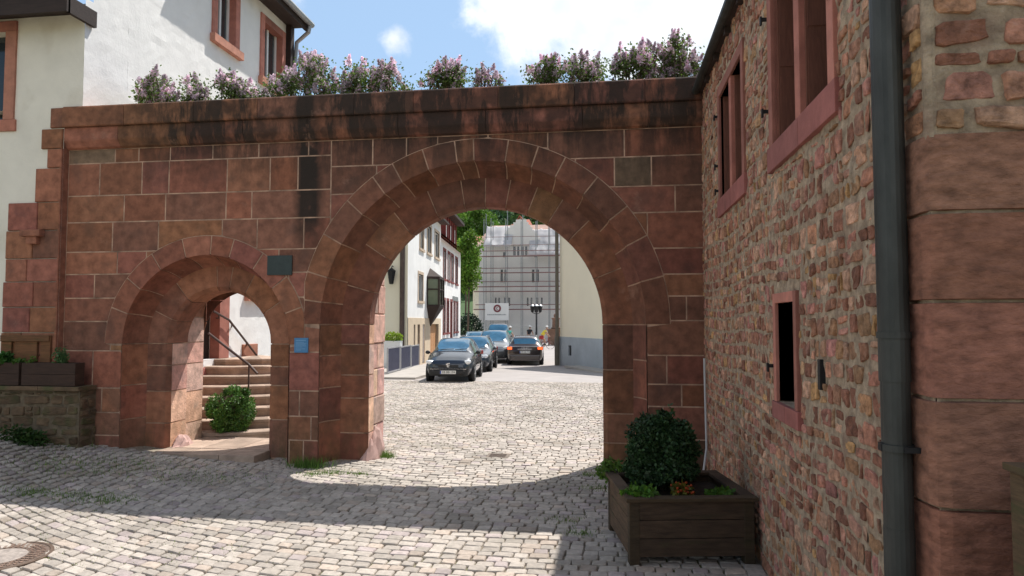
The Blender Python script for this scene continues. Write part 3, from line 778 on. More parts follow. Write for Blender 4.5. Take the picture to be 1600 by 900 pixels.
# ------------------------------------------------------------------ RIGHT RUBBLE BUILDING
XW = 1.12; YC = 2.55; YE = 9.3
def right_building():
    root = thing('rubble_house', (XW, YC, 0), 'tall reddish rubble stone house with shuttered windows right of the archway', 'house')
    m3 = lambda u, v, h: Vector((XW - h, u, v))
    # openings (y0, z0, y1, z1) in wall coordinates u = y
    W1 = (3.56, 2.98, 4.72, 4.10); W2 = (5.78, 3.00, 6.88, 4.02); W3 = (4.30, 1.27, 4.74, 1.92)
    holes = [(a-YC, b, c-YC, d) for a, b, c, d in (W1, W2, W3)]
    core = MB()
    holes_sheet(core, (XW, YC, -.1), (0,1,0), YE-YC, 4.66, [(a, b+.1, c, d+.1) for a, b, c, d in holes], (-1,0,0), 0.42, cell=.045, disp=.014)
    holes_sheet(core, (XW, YC, -.1), (1,0,0), 4.5, 4.66, [], (0,-1,0), cell=.06, disp=.010)
    core.box(XW+.45, YC+.05, -.1, XW+4.5, YE, 4.5); core.box(XW+.02, YE-.2, -.1, XW+4.5, YE, 4.5)
    core.tube([(XW+.012, YC+.012, 2.44), (XW+.012, YC+.012, 4.5)], .022, 10)
    core.box(XW+.018, YC+.018, -.1, XW+.45, YC+.25, 4.5)
    core.build('mortar_wall', M['rmortar'], root)
    st = MB()
    ex = [(W1[0]-.10, W1[1]-.19, W1[2]+.12, W1[3]+.2), (W2[0]-.10, W2[1]-.16, W2[2]+.10, W2[3]+.16), (W3[0]-.07, W3[1]-.12, W3[2]+.06, W3[3]+.14)]
    rubble_fill(st, YC+.24, YE-.02, 0.0, 4.50, m3, ex, hmin=.07, hmax=.15, wmin=.045, wmax=.20, proud=.010)
    mf = lambda u, v, h: Vector((u, YC - h, v))
    rubble_fill(st, XW+.01, XW+4.3, 2.47, 4.5, mf, hmin=.06, hmax=.15, wmin=.10, wmax=.30, proud=.022)
    rubble_fill(st, YC+.01, YC+.24, 2.47, 4.5, m3, hmin=.06, hmax=.13, wmin=.10, wmax=.24, proud=.020)
    rubble_fill(st, XW+.75, XW+4.3, 0, 2.46, mf, hmin=.07, hmax=.15, wmin=.10, wmax=.30, proud=.022)
    st.build('rubble_facing', M['rubble'], root)
    # big corner blocks, wrapped round the corner
    qb = MB()
    def corner_block(z0, z1, wx, wy, tone, px_):
        bm = bmesh.new(); nx, ny, nz_ = 24, 8, 18
        # front face grid and side face grid sharing the arris, rounded
        V = []; F = []
        us = [-wy, -wy+.01] + [(-wy + wy*i/ny) for i in range(1, ny)] + [wx*i/nx for i in range(nx)] + [wx-.01, wx]
        zs = [z0+.003, z0+.008] + [z0+.008 + (z1-z0-.016)*j/nz_ for j in range(1, nz_)] + [z1-.008, z1-.003]; nz_ = len(zs)-1
        for j, z in enumerate(zs):
            for i, u in enumerate(us):
                edge = min(j, nz_-j) == 0 or i in (0, len(us)-1)
                n = noise.noise(Vector((u*7, z*16, px_)))*.005 + noise.noise(Vector((u*14, z*90, px_)))*.004
                o = px_ + n if not edge else -.012
                if u < 0: p = Vector((XW - o, YC - u*1.0 + .0, z))
                elif u == 0: p = Vector((XW - o*.55 + .004, YC - o*.55 + .004, z))
                else: p = Vector((XW + u, YC - o, z))
                V.append(p)
        m = len(us)
        for j in range(nz_):
            for i in range(m-1): a = j*m+i; F.append((a, a+1, a+1+m, a+m))
        qb.add(V, F, tone); bm.free()
    zz = [0.0, .40, .80, 1.155, 1.53, 1.86, 2.18, 2.46]
    zz = [0.0, .42, .80, 1.16, 1.53, 1.87, 2.18, 2.46]
    ww = [(.7, .17), (.62, .26), (.75, .20), (.75, .22), (.72, .24), (.64, .21), (.70, .26)]
    tn = [(.95,.85,.85), (.9,.9,.9), (1.05,.95,.9), (1.0,1.0,.95), (1.1,1.0,1.0), (.95,.9,.85), (1.05,1.1,1.05)]
    for i, (wx, wy) in enumerate(ww): corner_block(zz[i], zz[i+1], wx, wy, tn[i], .016 + .006*(i % 2))
    qb.build('corner_quoins', M['quoin'], root)
    # windows
    def window(W, depth, mullion, fr=.10, sill=.17, name='window'):
        y0, z0, y1, z1 = W
        f = MB()
        m3p = lambda u, v, h: Vector((XW - h, u, v))
        def stone(a, b, c, d, t=.022, tone=None): f.bbox(XW-t, a, b, XW+.20, c, d, .006, tone or stone_tone('x'))
        stone(y0-fr, z0, y0, z1+fr); stone(y1, z0, y1+fr, z1+fr); stone(y0, z1, y1, z1+fr)
        if sill: stone(y0-fr-.03, z0-sill, y0+(y1-y0)*.45, z0-.001, .03, (.85,.75,.85)); stone(y0+(y1-y0)*.45+.004, z0-sill, y1+fr+.03, z0-.001, .03, (.72,.66,.76))
        # splayed inner frame
        wf = f.build(name, M['dressed'], root)
        if mullion:
            ym = (y0+y1)/2 - .0
            mu = MB(); mu.bbox(XW-.012, ym-.055, z0, XW+.20, ym+.055, z1, .006, (1.05,1.0,1.0)); mu.build('mullion', M['dressed'], wf)
            for a, b in ((y0, ym-.055), (ym+.055, y1)):
                s = MB()
                # folded-back inner shutter on the far reveal and frame of the casement
                s.box(XW+.19, a+.002, z0, XW+.23, a+.05, z1); s.box(XW+.19, b-.05, z0, XW+.23, b-.002, z1); s.box(XW+.19, a+.05, z1-.05, XW+.23, b-.05, z1); s.box(XW+.19, a+.05, z0, XW+.23, b-.05, z0+.05)
                s.box(XW+.02, b-.028, z0+.01, XW+.185, b-.004, z1-.01); s.box(XW+.03, b-.034, z0+.06, XW+.175, b-.028, z0+.45); s.box(XW+.03, b-.034, z0+.52, XW+.175, b-.028, z1-.06)
                s.build('shutter', M['shutter'], wf)
                g = MB(); g.box(XW+.215, a+.045, z0+.045, XW+.222, b-.045, z1-.045); g.build('pane', M['glass'], wf)
        else:
            s = MB(); s.box(XW+.24, y0+.002, z0+.002, XW+.28, y1-.002, z1-.002); s.build('pane', M['glass'], wf)
        return wf
    window(W1, .2, True); window(W2, .2, True)
    window(W3, .25, False, fr=.065, sill=.11)
    for (y, z) in ((4.86, 3.25), (4.86, 3.9), (6.98, 3.35), (6.98, 3.85), (6.98, 3.1), (4.84, 1.50), (3.52, 3.45)):
        hk = MB(); hk.bbox(XW-.055, y-.010, z-.012, XW+.01, y+.010, z+.012, .003); hk.bbox(XW-.058, y-.014, z-.04, XW-.045, y+.014, z+.02, .003)
        hk.build('shutter_hook', M['iron'], root)
    sl = MB(); sl.bbox(XW-.022, 3.79, 1.44, XW+.04, 3.83, 1.60, .004); sl.build('dark_slot', M['iron'], root)
    # eave: rafters, soffit board, gutter
    rf = MB()
    rf.add([(XW-.07, YC-.35, 4.50), (XW-.07, YE+.15, 4.50), (XW+2.4, YE+.15, 6.4), (XW+2.4, YC-.35, 6.4)], [(0,1,2,3)])
    rf.add([(XW-.07, YC-.35, 4.56), (XW-.07, YE+.15, 4.56), (XW+2.4, YE+.15, 6.46), (XW+2.4, YC-.35, 6.46)], [(3,2,1,0)])
    rf.add([(XW+2.4, YC-.35, 6.46), (XW+2.4, YE+.15, 6.46), (XW+4.9, YE+.15, 4.5), (XW+4.9, YC-.35, 4.5)], [(3,2,1,0)])
    rf.build('roof', M['tiledark'], root)
    ea = MB(); ea.box(XW-.06, YC-.3, 4.47, XW+.02, YE+.1, 4.50)
    y = YC
    while y < YE: ea.box(XW-.055, y, 4.41, XW+.05, y+.08, 4.468); y += .62
    ea.build('eave_timber', M['wood_dark'], root)
    gu = MB(); pts = [(XW-.085, YC-.3, 4.50), (XW-.085, YE+.1, 4.50)]; gu.tube(pts, .045, 12); gu.build('gutter', M['pipe'], root)
    dp = MB()
    px_, py_ = XW-.075, 2.70
    dp.tube([(px_, py_, -.02), (px_, py_, 1.58)], .050, 20); dp.tube([(px_, py_, 1.58), (px_, py_, 4.2), (XW-.085, py_, 4.46)], .0535, 20)
    for z in (1.75, 1.34, 3.3): dp.tube([(px_, py_, z-.012), (px_, py_, z+.012)], .058, 20)
    dp.tube([(px_, py_, .55), (px_, py_, 1.05)], .0515, 20)
    dpo = dp.build('downpipe', M['pipe'], root, smooth=False)
    for z in (1.34, 3.3): br = MB(); br.bbox(px_-.06, py_-.015, z-.014, XW+.02, py_+.015, z+.014, .003); br.box(px_+.0, py_-.07, z-.01, px_+.10, py_-.055, z+.01); br.build('pipe_bracket', M['iron'], dpo)
    # gable closing the roof
    for y in (YC+.02, YE-.02): gb = MB(); gb.add([(XW+.02, y, 4.5), (XW+4.5, y, 4.5), (XW+2.4, y, 6.38)], [(0,1,2)]); gb.build('gable', M['rmortar'], root)
right_building()
# white cable in the corner
cb = MB(); P = [at(1103, 560, 8.05), at(1104, 600, 8.03), at(1106, 650, 8.0), at(1104, 700, 7.97), at(1099, 738, 7.9)]
for p in P: p.x = min(p.x, 1.085)
P.append(Vector((1.02, 7.85, 0.02)))
cb.tube(P, .012, 8)
tag(cb.build('cable', M['cablewhite']), 'thin white conduit hanging in the corner between the gateway and the rubble house', 'cable')
# wooden gate post with boards at the right edge of the frame
g = thing('wooden_planter_stand', (1.45, 2.2, 0), 'grey weathered timber planter with a corner post standing against the corner quoins', 'planter')
b = MB(); b.bbox(1.205, 2.22, 0, 1.265, 2.29, 1.345, .005, (1,1,1)); b.build('post', M['wood_plank'], g)
b = MB()
for i in range(9): b.bbox(1.267, 2.235, .08+i*.135, 2.3, 2.26, .08+i*.135+.13, .004, (U(.8,1.15),)*3)
b.build('boards', M['wood_plank'], g)
b = MB(); b.bbox(1.195, 2.19, 1.347, 2.3, 2.31, 1.37, .004, (1,1,1)); b.build('top_board', M['wood_plank'], g)
b = MB(); leaf_cloud(b, (1.42, 2.12, .95), (.10, .07, .2), 160, .05, (.9,1.1,.7)); b.build('foliage', M['leaf'], g)
# ------------------------------------------------------------------ LEFT HOUSE
def left_house():
    XH = -6.98; YH = 8.16
    root = thing('white_house', (XH, YH, 0), 'white rendered house with sandstone quoins and window frames above the gateway', 'house')
    wl = MB()
    # front (shaded) wall, facing the camera
    WL = (-9.15, 4.55, -8.02, 5.78)
    holes_sheet(wl, (-16, YH, -.1), (1,0,0), 16+XL-.0, 4.78, [(WL[0]+16, WL[1]+.1, WL[2]+16, 4.78)], (0,-1,0), .2, cell=.35, disp=.01)
    holes_sheet(wl, (-16, YH, 4.68), (1,0,0), 16+XH, 1.42, [(WL[0]+16, 0, WL[2]+16, WL[3]-4.68)], (0,-1,0), .2, cell=.35, disp=.01)
    wl.build('front_wall', M['render_grey'], root)
    ws = MB()
    YB = 13.9
    H = [(10.62, 1.13, 11.52, 3.25), (11.22, 6.94, 11.86, 8.02), (12.92, 6.78, 13.72, 7.98), (12.55, 2.35, 13.35, 3.6), (12.9, .55, 13.5, 1.05)]
    def topf(u):
        y = YH + u; return (6.1 + (y - YH)*1.0 if y < 10.7 else 8.42) + .1
    Y2 = 9.0
    holes_sheet(ws, (XH, Y2, -.1), (0,1,0), YB-Y2, 8.52, [(a-Y2, b+.1, c-Y2, d+.1) for a, b, c, d in H], (1,0,0), .22, cell=.12, disp=.006, topfn=lambda u: topf(u+Y2-YH))
    holes_sheet(ws, (XH, YH, 4.5), (0,1,0), Y2-YH, 3.0, [], (1,0,0), .22, cell=.12, disp=.006, topfn=lambda u: topf(u)-4.6)
    ws.build('side_wall', M['render_white'], root)
    bb = MB(); bb.box(-16, YB, 0, XH-.01, YB+.02, 8.6); bb.box(-16, YH+.3, 0, -15.9, YB, 8); bb.build('rear_wall', M['render_grey'], root)
    # plinth of red stone below the side wall
    pl = MB(); m3 = lambda u, v, h: Vector((XH + h, u, v))
    for (a, b) in ((0, .3), (.3, .62), (.62, 1.0), (1.0, 1.36)):
        y = 9.42
        while y < YB:
            ye = y + U(.4, .8)
            for (c, d) in ([(y, min(ye, YB))] if not (y < 11.95 and ye > 10.5 and b > 1.2) else []):
                if c < 13.5 and d > 12.9 and b > .5 and a < 1.05: continue
                slab(pl, [(c, a), (d, a), (d, b), (c, b)], None, .035, stone_tone('ashlar'), map3=m3)
            y = ye
    for far in (False, True):
        q = MB()
        for f, t in zip(pl.f, pl.c):
            if (pl.v[f[0]][1] > 11.2) == far: q.add([pl.v[i] for i in f], [tuple(range(len(f)))], t)
        if q.f: q.build('plinth', M['dressed'], root)
    def frame(y0, z0, y1, z1, fr=.13, name='window', sill=True, glass='glass'):
        f = MB()
        f.bbox(XH-.16, y0-fr, z0, XH+.03, y0+.02, z1+fr, .006, stone_tone('x')); f.bbox(XH-.16, y1-.02, z0, XH+.03, y1+fr, z1+fr, .006, stone_tone('x')); f.bbox(XH-.16, y0+.02, z1-.02, XH+.03, y1-.02, z1+fr, .006, stone_tone('x'))
        if sill: f.bbox(XH-.16, y0-fr-.04, z0-.15, XH+.10, y1+fr+.04, z0-.001, .008, (1.25,1.4,1.3))
        o = f.build(name, M['dressed'], root)
        if name == 'window':
            s = MB(); s.box(XH-.155, y0+.021, z0, XH-.11, y0+.08, z1-.02); s.box(XH-.155, y1-.08, z0, XH-.11, y1-.021, z1-.02); s.box(XH-.155, (y0+y1)/2-.03, z0, XH-.11, (y0+y1)/2+.03, z1-.02); s.build('casement', M['whitepaint'], o)
            g = MB(); g.box(XH-.15, y0+.08, z0, XH-.14, y1-.08, z1-.02); g.build('pane', M[glass], o)
        return o
    frame(11.22, 6.94, 11.86, 8.02); frame(12.92, 6.78, 13.72, 7.98); frame(12.55, 2.35, 13.35, 3.6)
    d = frame(10.62, 1.13, 11.52, 3.25, fr=.30, name='door_frame', sill=False)
    l = MB(); l.box(XH-.215, 10.60, 1.13, XH-.18, 11.54, 3.25); l.build('door_leaf', M['wood_dark'], d)
    c = MB(); c.box(XH-.2, 12.9, .55, XH-.15, 13.5, 1.05); c.build('cellar_hatch', M['shutter'], root)
    # window on the shaded front
    f = MB(); f.bbox(WL[0], YH-.03, WL[1]-.16, WL[2]+.05, YH+.12, WL[1], .008, (1.1,1.1,1)); f.bbox(WL[2]-.14, YH-.03, WL[1]+.002, WL[2]+.02, YH+.12, WL[3], .006, (1.1,1.2,1.1)); f.bbox(WL[0], YH-.03, WL[1]+.002, WL[0]+.14, YH+.12, WL[3], .006, (1,1,1)); f.bbox(WL[0], YH-.03, WL[3]+.002, WL[2]+.02, YH+.12, WL[3]+.14, .006, (1,1,1))
    o = f.build('window', M['dressed'], root)
    g = MB(); g.box(WL[0]+.1, YH+.15, WL[1], WL[2]-.1, YH+.16, WL[3]); g.build('pane', M['glass'], o)
    # roofs
    r = MB()
    e = 6.02
    r.add([(-16.3, 7.80, e), (XH+.08, 7.80, e), (XH+.08, 10.7, 8.92), (-16.3, 10.7, 8.92)], [(0,1,2,3)])
    r.add([(-16.3, 7.74, e+.10), (XH+.08, 7.74, e+.10), (XH+.08, 10.64, 9.02), (-16.3, 10.64, 9.02)], [(0,1,2,3)])
    r.add([(-16.3, 10.6, 8.95), (XH-.5, 10.6, 8.95), (-11, 13, 12.4), (-16, 13, 12.4)], [(0,1,2,3)])
    # long side: eave along y over the side wall
    r.add([(XH+.42, 10.62, 8.48), (XH+.42, YB+.22, 8.48), (XH-3.6, YB+.22, 12.4), (XH-3.6, 10.62, 12.4)], [(3,2,1,0)])
    r.add([(XH+.42, 10.62, 8.38), (XH+.42, YB+.22, 8.38), (XH-3.6, YB+.22, 12.3), (XH-3.6, 10.62, 12.3)], [(0,1,2,3)])
    r.add([(XH+.42, YB+.22, 8.48), (XH+.42, YB+.22, 8.38), (XH-3.6, YB+.22, 12.3), (XH-3.6, YB+.22, 12.4)], [(0,1,2,3)])
    r.build('roof', M['tiledark'], root)
    ea = MB(); ea.box(-16.3, 7.77, e-.20, XH+.06, 7.83, e+.05); ea.box(-16.3, 7.80, e-.06, XH+.05, YH+.02, e-.02); ea.box(XH+.01, 7.80, e-.2, XH+.06, 8.3, e+.02)
    ea.box(XH-.02, 10.6, 8.32, XH+.40, YB+.2, 8.38); ea.box(XH+.36, 10.6, 8.24, XH+.42, YB+.2, 8.46)
    ea.box(XH-.02, YB+.0, 7.4, XH+.12, YB+.16, 8.32)
    ea.build('eave_board', M['wood_dark'], root)
    gt = MB(); gt.tube([(XH+.49, 10.55, 8.42), (XH+.49, YB+.25, 8.39)], .065, 10); gt.tube([(XH+.49, YB+.15, 8.38), (XH+.46, YB+.15, 8.2), (XH+.16, YB+.2, 8.0), (XH+.12, YB+.2, 7.4), (XH+.12, YB+.2, 0)], .045, 10); gt.build('gutter', M['zinc'], root)
    # stepped quoin stones keyed into the render, left of the gateway
    q = MB(); m3 = lambda u, v, h: Vector((u, YH + .004 - h, v))
    rows = [(4.40, 4.68, 75), (4.12, 4.395, 62), (3.86, 4.12, 72), (3.40, 3.86, 55), (3.02, 3.40, 14), (2.64, 3.02, 12), (2.33, 2.64, 13), (1.99, 2.33, 10), (1.65, 1.99, 11), (1.35, 1.65, 10), (1.0, 1.35, 10), (.6, 1.0, 10), (.2, .6, 10), (-.1, .2, 10)]
    for (a, b, px) in rows:
        x0 = at(px, 450 - ((a+b)/2 - 1.8)*115 + 50, YH).x if False else at(px, 300, YH-.02).x
        x = x0; xe_ = XL - .0
        if XL - x0 > .7:
            mid = x0 + U(.3, .5); segs = [(x0, mid), (mid, XL)]
        else: segs = [(x0, XL)]
        for (c, d) in segs: slab(q, [(c, a), (d, a), (d, b), (c, b)], None, .035, stone_tone('ashlar'), gap=.004, bev=.008, map3=m3)
    q.box(XL-.03, YH-.028, -.1, XL-.001, YF+.01, 4.12, (1,1,1)); q.box(XL-.03, YH+.0, 4.12, XL-.001, YF+.3, 4.68, (1,1,1))
    q.bbox(-7.75, YH-.13, 2.93, -7.45, YH-.02, 3.02, .02, (1,1,1)); q.bbox(-7.68, YH-.10, 2.83, -7.52, YH-.02, 2.935, .02, (1,1,1))
    q.build('quoins', M['ashlar'], root)
    # wall foot behind planter continues
left_house()
# ------------------------------------------------------------------ LOW WALL WITH PLANTERS AT LEFT
def low_wall():
    YW = 7.97
    x1 = at(124, 640, YW).x
    root = thing('low_stone_wall', (-8, YW, 0), 'low mossy rubble wall carrying planter boxes left of the small arch', 'wall')
    zt = at(120, 604, YW).z
    c = MB(); c.box(-11, YW, -.2, x1, YF, zt-.05); c.build('core', M['dmortar'], root)
    s = MB(); m3 = lambda u, v, h: Vector((u, YW - h, v)); mr = lambda u, v, h: Vector((x1 + h, u, v))
    rubble_fill(s, -10.9, x1, -.05, zt-.06, m3, hmin=.09, hmax=.17, wmin=.16, wmax=.45, kind='x', proud=.022)
    rubble_fill(s, YW, YF, -.05, zt-.06, mr, hmin=.09, hmax=.17, wmin=.16, wmax=.4, kind='x', proud=.02)
    s.build('rubble_facing', M['lowwall'], root)
    t = MB(); x = -11
    while x < x1:
        xe = min(x+U(.6, 1.0), x1+.03); t.bbox(x, YW-.06, zt-.055, xe-.005, YF-.02, zt, .01, (U(.9,1.2),)*3); x = xe
    t.build('coping', M['lowwall'], root)
    # planter boxes
    yb = YW - .04
    xb = at(117, 590, yb).x; xm = at(31, 590, yb).x
    for i, (a, b, lab) in enumerate(((xm+.02, xb, 'dark brown timber trough right of the seam, silvery herb at its end'), (xm-1.3, xm-.02, 'dark brown timber trough cut off by the left edge of the picture'))):
        r = thing('planter_box', ((a+b)/2, yb, zt), lab, 'planter', 'brown planter boxes on the low wall')
        m = MB(); z1 = zt + .30
        for k in range(2): m.bbox(a, yb, zt+.01+k*.146, b, yb+.03, zt+.01+k*.146+.143, .004)
        m.box(a, yb+.13, zt+.01, b, yb+.16, z1); m.box(a, yb+.03, zt+.01, a+.03, yb+.13, z1); m.box(b-.03, yb+.03, zt+.01, b, yb+.13, z1)
        m.box(a+.03, yb+.03, zt+.01, b-.03, yb+.13, zt+.03)
        m.build('box', M['wood_dbox'], r)
        e = MB(); e.box(a+.03, yb+.03, zt+.03, b-.03, yb+.13, z1-.05); e.build('soil', M['earth'], r)
    z1 = zt + .27
    # plants
    def plant(name, x, r_, h, tone, lab, mat_='leaf', n=300, size=.04, up=True):
        m = MB()
        if up:
            for _ in range(n):
                a = U(0, 6.28); d = abs(random.gauss(0, .5))*r_; hh = h*U(.4, 1)*(1-min(.6, d/r_*.4)); lean = U(0, .5)*r_
                p0 = Vector((x+math.cos(a)*d*.5, yb+.09+math.sin(a)*d*.4, z1)); p1 = p0 + Vector((math.cos(a)*lean, math.sin(a)*lean*.5, hh)); wv = Vector((U(-1,1), U(-1,1), 0)).normalized()*size*.14
                q = (p0+p1)/2; t = U(.6, 1.3); m.add([p0-wv, q-wv*1.2, p1, q+wv*1.2, p0+wv], [(0,1,2,3,4)], (tone[0]*t, tone[1]*t, tone[2]*t))
        leaf_cloud(m, (x, yb+.07, z1+h*.45), (r_, .09, h*.5), n, size, tone)
        tag(m.build(name, M[mat_]), lab, 'plant')
    plant('herb_plant', at(88, 560, yb).x, .11, .26, (1.0,1.15,1.6), 'grey green lavender like herb at the right end of the trough', n=160, size=.035)
    plant('leafy_plant', at(40, 560, yb).x, .06, .12, (1.1,1.1,.6), 'yellow green seedling in the middle of the trough', n=70, size=.03)
    plant('leafy_plant', at(22, 565, yb).x, .06, .07, (.8,1,.6), 'low green plant beside the seam of the two troughs', n=120)
    plant('leafy_plant', at(0, 560, yb).x, .07, .16, (.6,.95,.7), 'dark green plant at the left edge of the picture', n=220, size=.06)
    # picket panel of three boards
    yp = YF - .16
    r = thing('picket_panel', (-7.9, yp, zt), 'brown board panel with two dark slots standing behind the planter trough', 'fence panel')
    for (a, b) in ((2, 17), (23, 57), (63, 78)):
        m = MB(); x0, x1_ = at(a, 550, yp).x, at(b, 550, yp).x; zt2 = at(a, 524, yp).z; m.bbox(x0, yp, zt+.02, x1_, yp+.03, zt2, .006, (1.5,1.05,.85)); m.build('board', M['wood_plank'], r)
    m = MB(); xa, xb2 = at(2, 530, yp).x, at(78, 530, yp).x; m.bbox(xa, yp-.02, at(2, 532, yp).z-.01, xb2, yp-.001, at(2, 526, yp).z+.02, .006, (1.3,.95,.8)); m.build('rail', M['wood_plank'], r); m = MB(); m.bbox(xa, yp-.02, zt+.05, xb2, yp-.001, zt+.12, .006, (1.3,.95,.8)); m.build('rail', M['wood_plank'], r)
low_wall()
# ------------------------------------------------------------------ STEPS BEHIND THE SMALL ARCH
def steps():
    root = thing('curved_steps', (-7.0, 11.5, 0), 'fan of worn sandstone steps curving up to the house door behind the small arch', 'steps')
    C = Vector((-7.05, 13.0))
    for k in range(8):
        r0 = 3.72 - .30*k; z1 = .145 + .145*k; z0 = z1 - .15
        if k == 7: z1 = 1.13
        s = MB(); n = 40; r_in = max(.05, r0 - .62) if k < 7 else .05
        pr = [(r_in, z1-.006), (r0-.02, z1), (r0, z1-.012), (r0, z1-.05), (r0-.02, z1-.06), (r0-.025, z0-.02)]
        V = []; 
        for i in range(n+1):
            th = R(-92 + 52*i/n)
            for (r_, z) in pr:
                q = 1 + .012*noise.noise(Vector((th*6, k*3.1, 0)))
                V.append((C.x+r_*q*math.cos(th), C.y+r_*q*math.sin(th), z + .006*noise.noise(Vector((th*5, r_*3, k)))))
        m = len(pr); cuts = [0, 9, 17, 26, 33, n]
        for a, b in zip(cuts, cuts[1:]):
            t = stone_tone('x'); F = []
            for i in range(a, b):
                for j in range(m-1): p = i*m+j; F.append((p, p+m, p+1+m, p+1))
            s.add(V, F, t)
        for e in (0, n): s.add([V[e*m+j] for j in range(m)], [tuple(range(m))], t)
        s.build('step', M['step'], root)
    # hand rails
    def rail(pts, name, posts, lab):
        r = thing('handrail', pts[0], lab, 'handrail', 'iron handrails of the curved steps')
        m = MB(); m.tube(pts, .020, 10); m.build('rail', M['railiron'], r)
        for p in posts:
            m = MB(); m.tube(p, .013, 8); m.build('post' if abs(p[0][2]-p[-1][2]) > .3 else 'bracket', M['railiron'], r)
    p1 = [atx(333, 486, -6.88), atx(358, 500, -6.88), atx(418, 577, -6.88)]
    rail(p1, 'wall', [[atx(342, 492, -6.88), atx(342, 497, -6.90), atx(338, 497, -6.975)], [atx(385, 536, -6.88), atx(385, 541, -6.975)], [atx(362, 506, -6.88), atx(362, 511, -6.975)]], 'upper brown handrail bracketed to the white house wall above the steps')
    p2 = [at(326, 521, 10.35), at(388, 569, 10.1), at(402, 584, 10.05)]
    top = at(389, 571, 10.1)
    rail(p2, 'free', [[top, Vector((top.x, top.y, .34))]], 'lower brown handrail with one post standing on the steps')
steps()
# box bush beside the steps
bz = thing('box_bush', (-5.62, 9.72, .12), 'round green box bush beside the steps seen through the small arch', 'bush')
c0 = at(362, 640, 9.72)
m = MB(); leaf_cloud(m, c0, (.33, .29, .34), 15000, .034, (1.25,1.3,1), shell=.55, clumps=110, cr=.2, tvar=.4); m.build('foliage', M['boxleaf'], bz)
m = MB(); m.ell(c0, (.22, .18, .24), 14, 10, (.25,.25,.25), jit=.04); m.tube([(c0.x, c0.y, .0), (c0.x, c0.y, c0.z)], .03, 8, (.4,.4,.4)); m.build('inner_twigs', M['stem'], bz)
# ------------------------------------------------------------------ PLAQUES
def plaque(name, x0, y0, x1, y1, t, mats, lab, lines):
    a = at(x0, y1, YF-.01); b = at(x1, y0, YF-.01)
    r = thing(name, ((a.x+b.x)/2, YF, a.z), lab, 'plaque')
    m = MB(); m.bbox(a.x, YF-t, a.z, b.x, YF-.004, b.z, .004); m.build('plate', mats[0], r)
    if lines:
        m = MB(); w_ = b.x-a.x; h_ = b.z-a.z
        for (u0, u1, v0, v1) in lines: m.box(a.x+w_*u0, YF-t-.003, a.z+h_*v0, a.x+w_*u1, YF-t-.0005, a.z+h_*v1)
        m.build('inscription', mats[1], r)
plaque('wall_plaque', 418, 399, 457, 430, .025, (M['slate'], M['slate']), 'dark green grey rectangular plaque on the pier, above and left of the blue sign', None)
plaque('wall_sign', 460, 528, 482, 551, .02, (M['blueplate'], M['bluepale']), 'small square blue enamel sign on the pier between the arches', [(.12,.85,.80,.86), (.12,.7,.68,.72), (.12,.88,.60,.64), (.12,.82,.52,.56), (.12,.86,.44,.48), (.12,.6,.36,.40), (.12,.80,.24,.28), (.12,.5,.16,.20)])
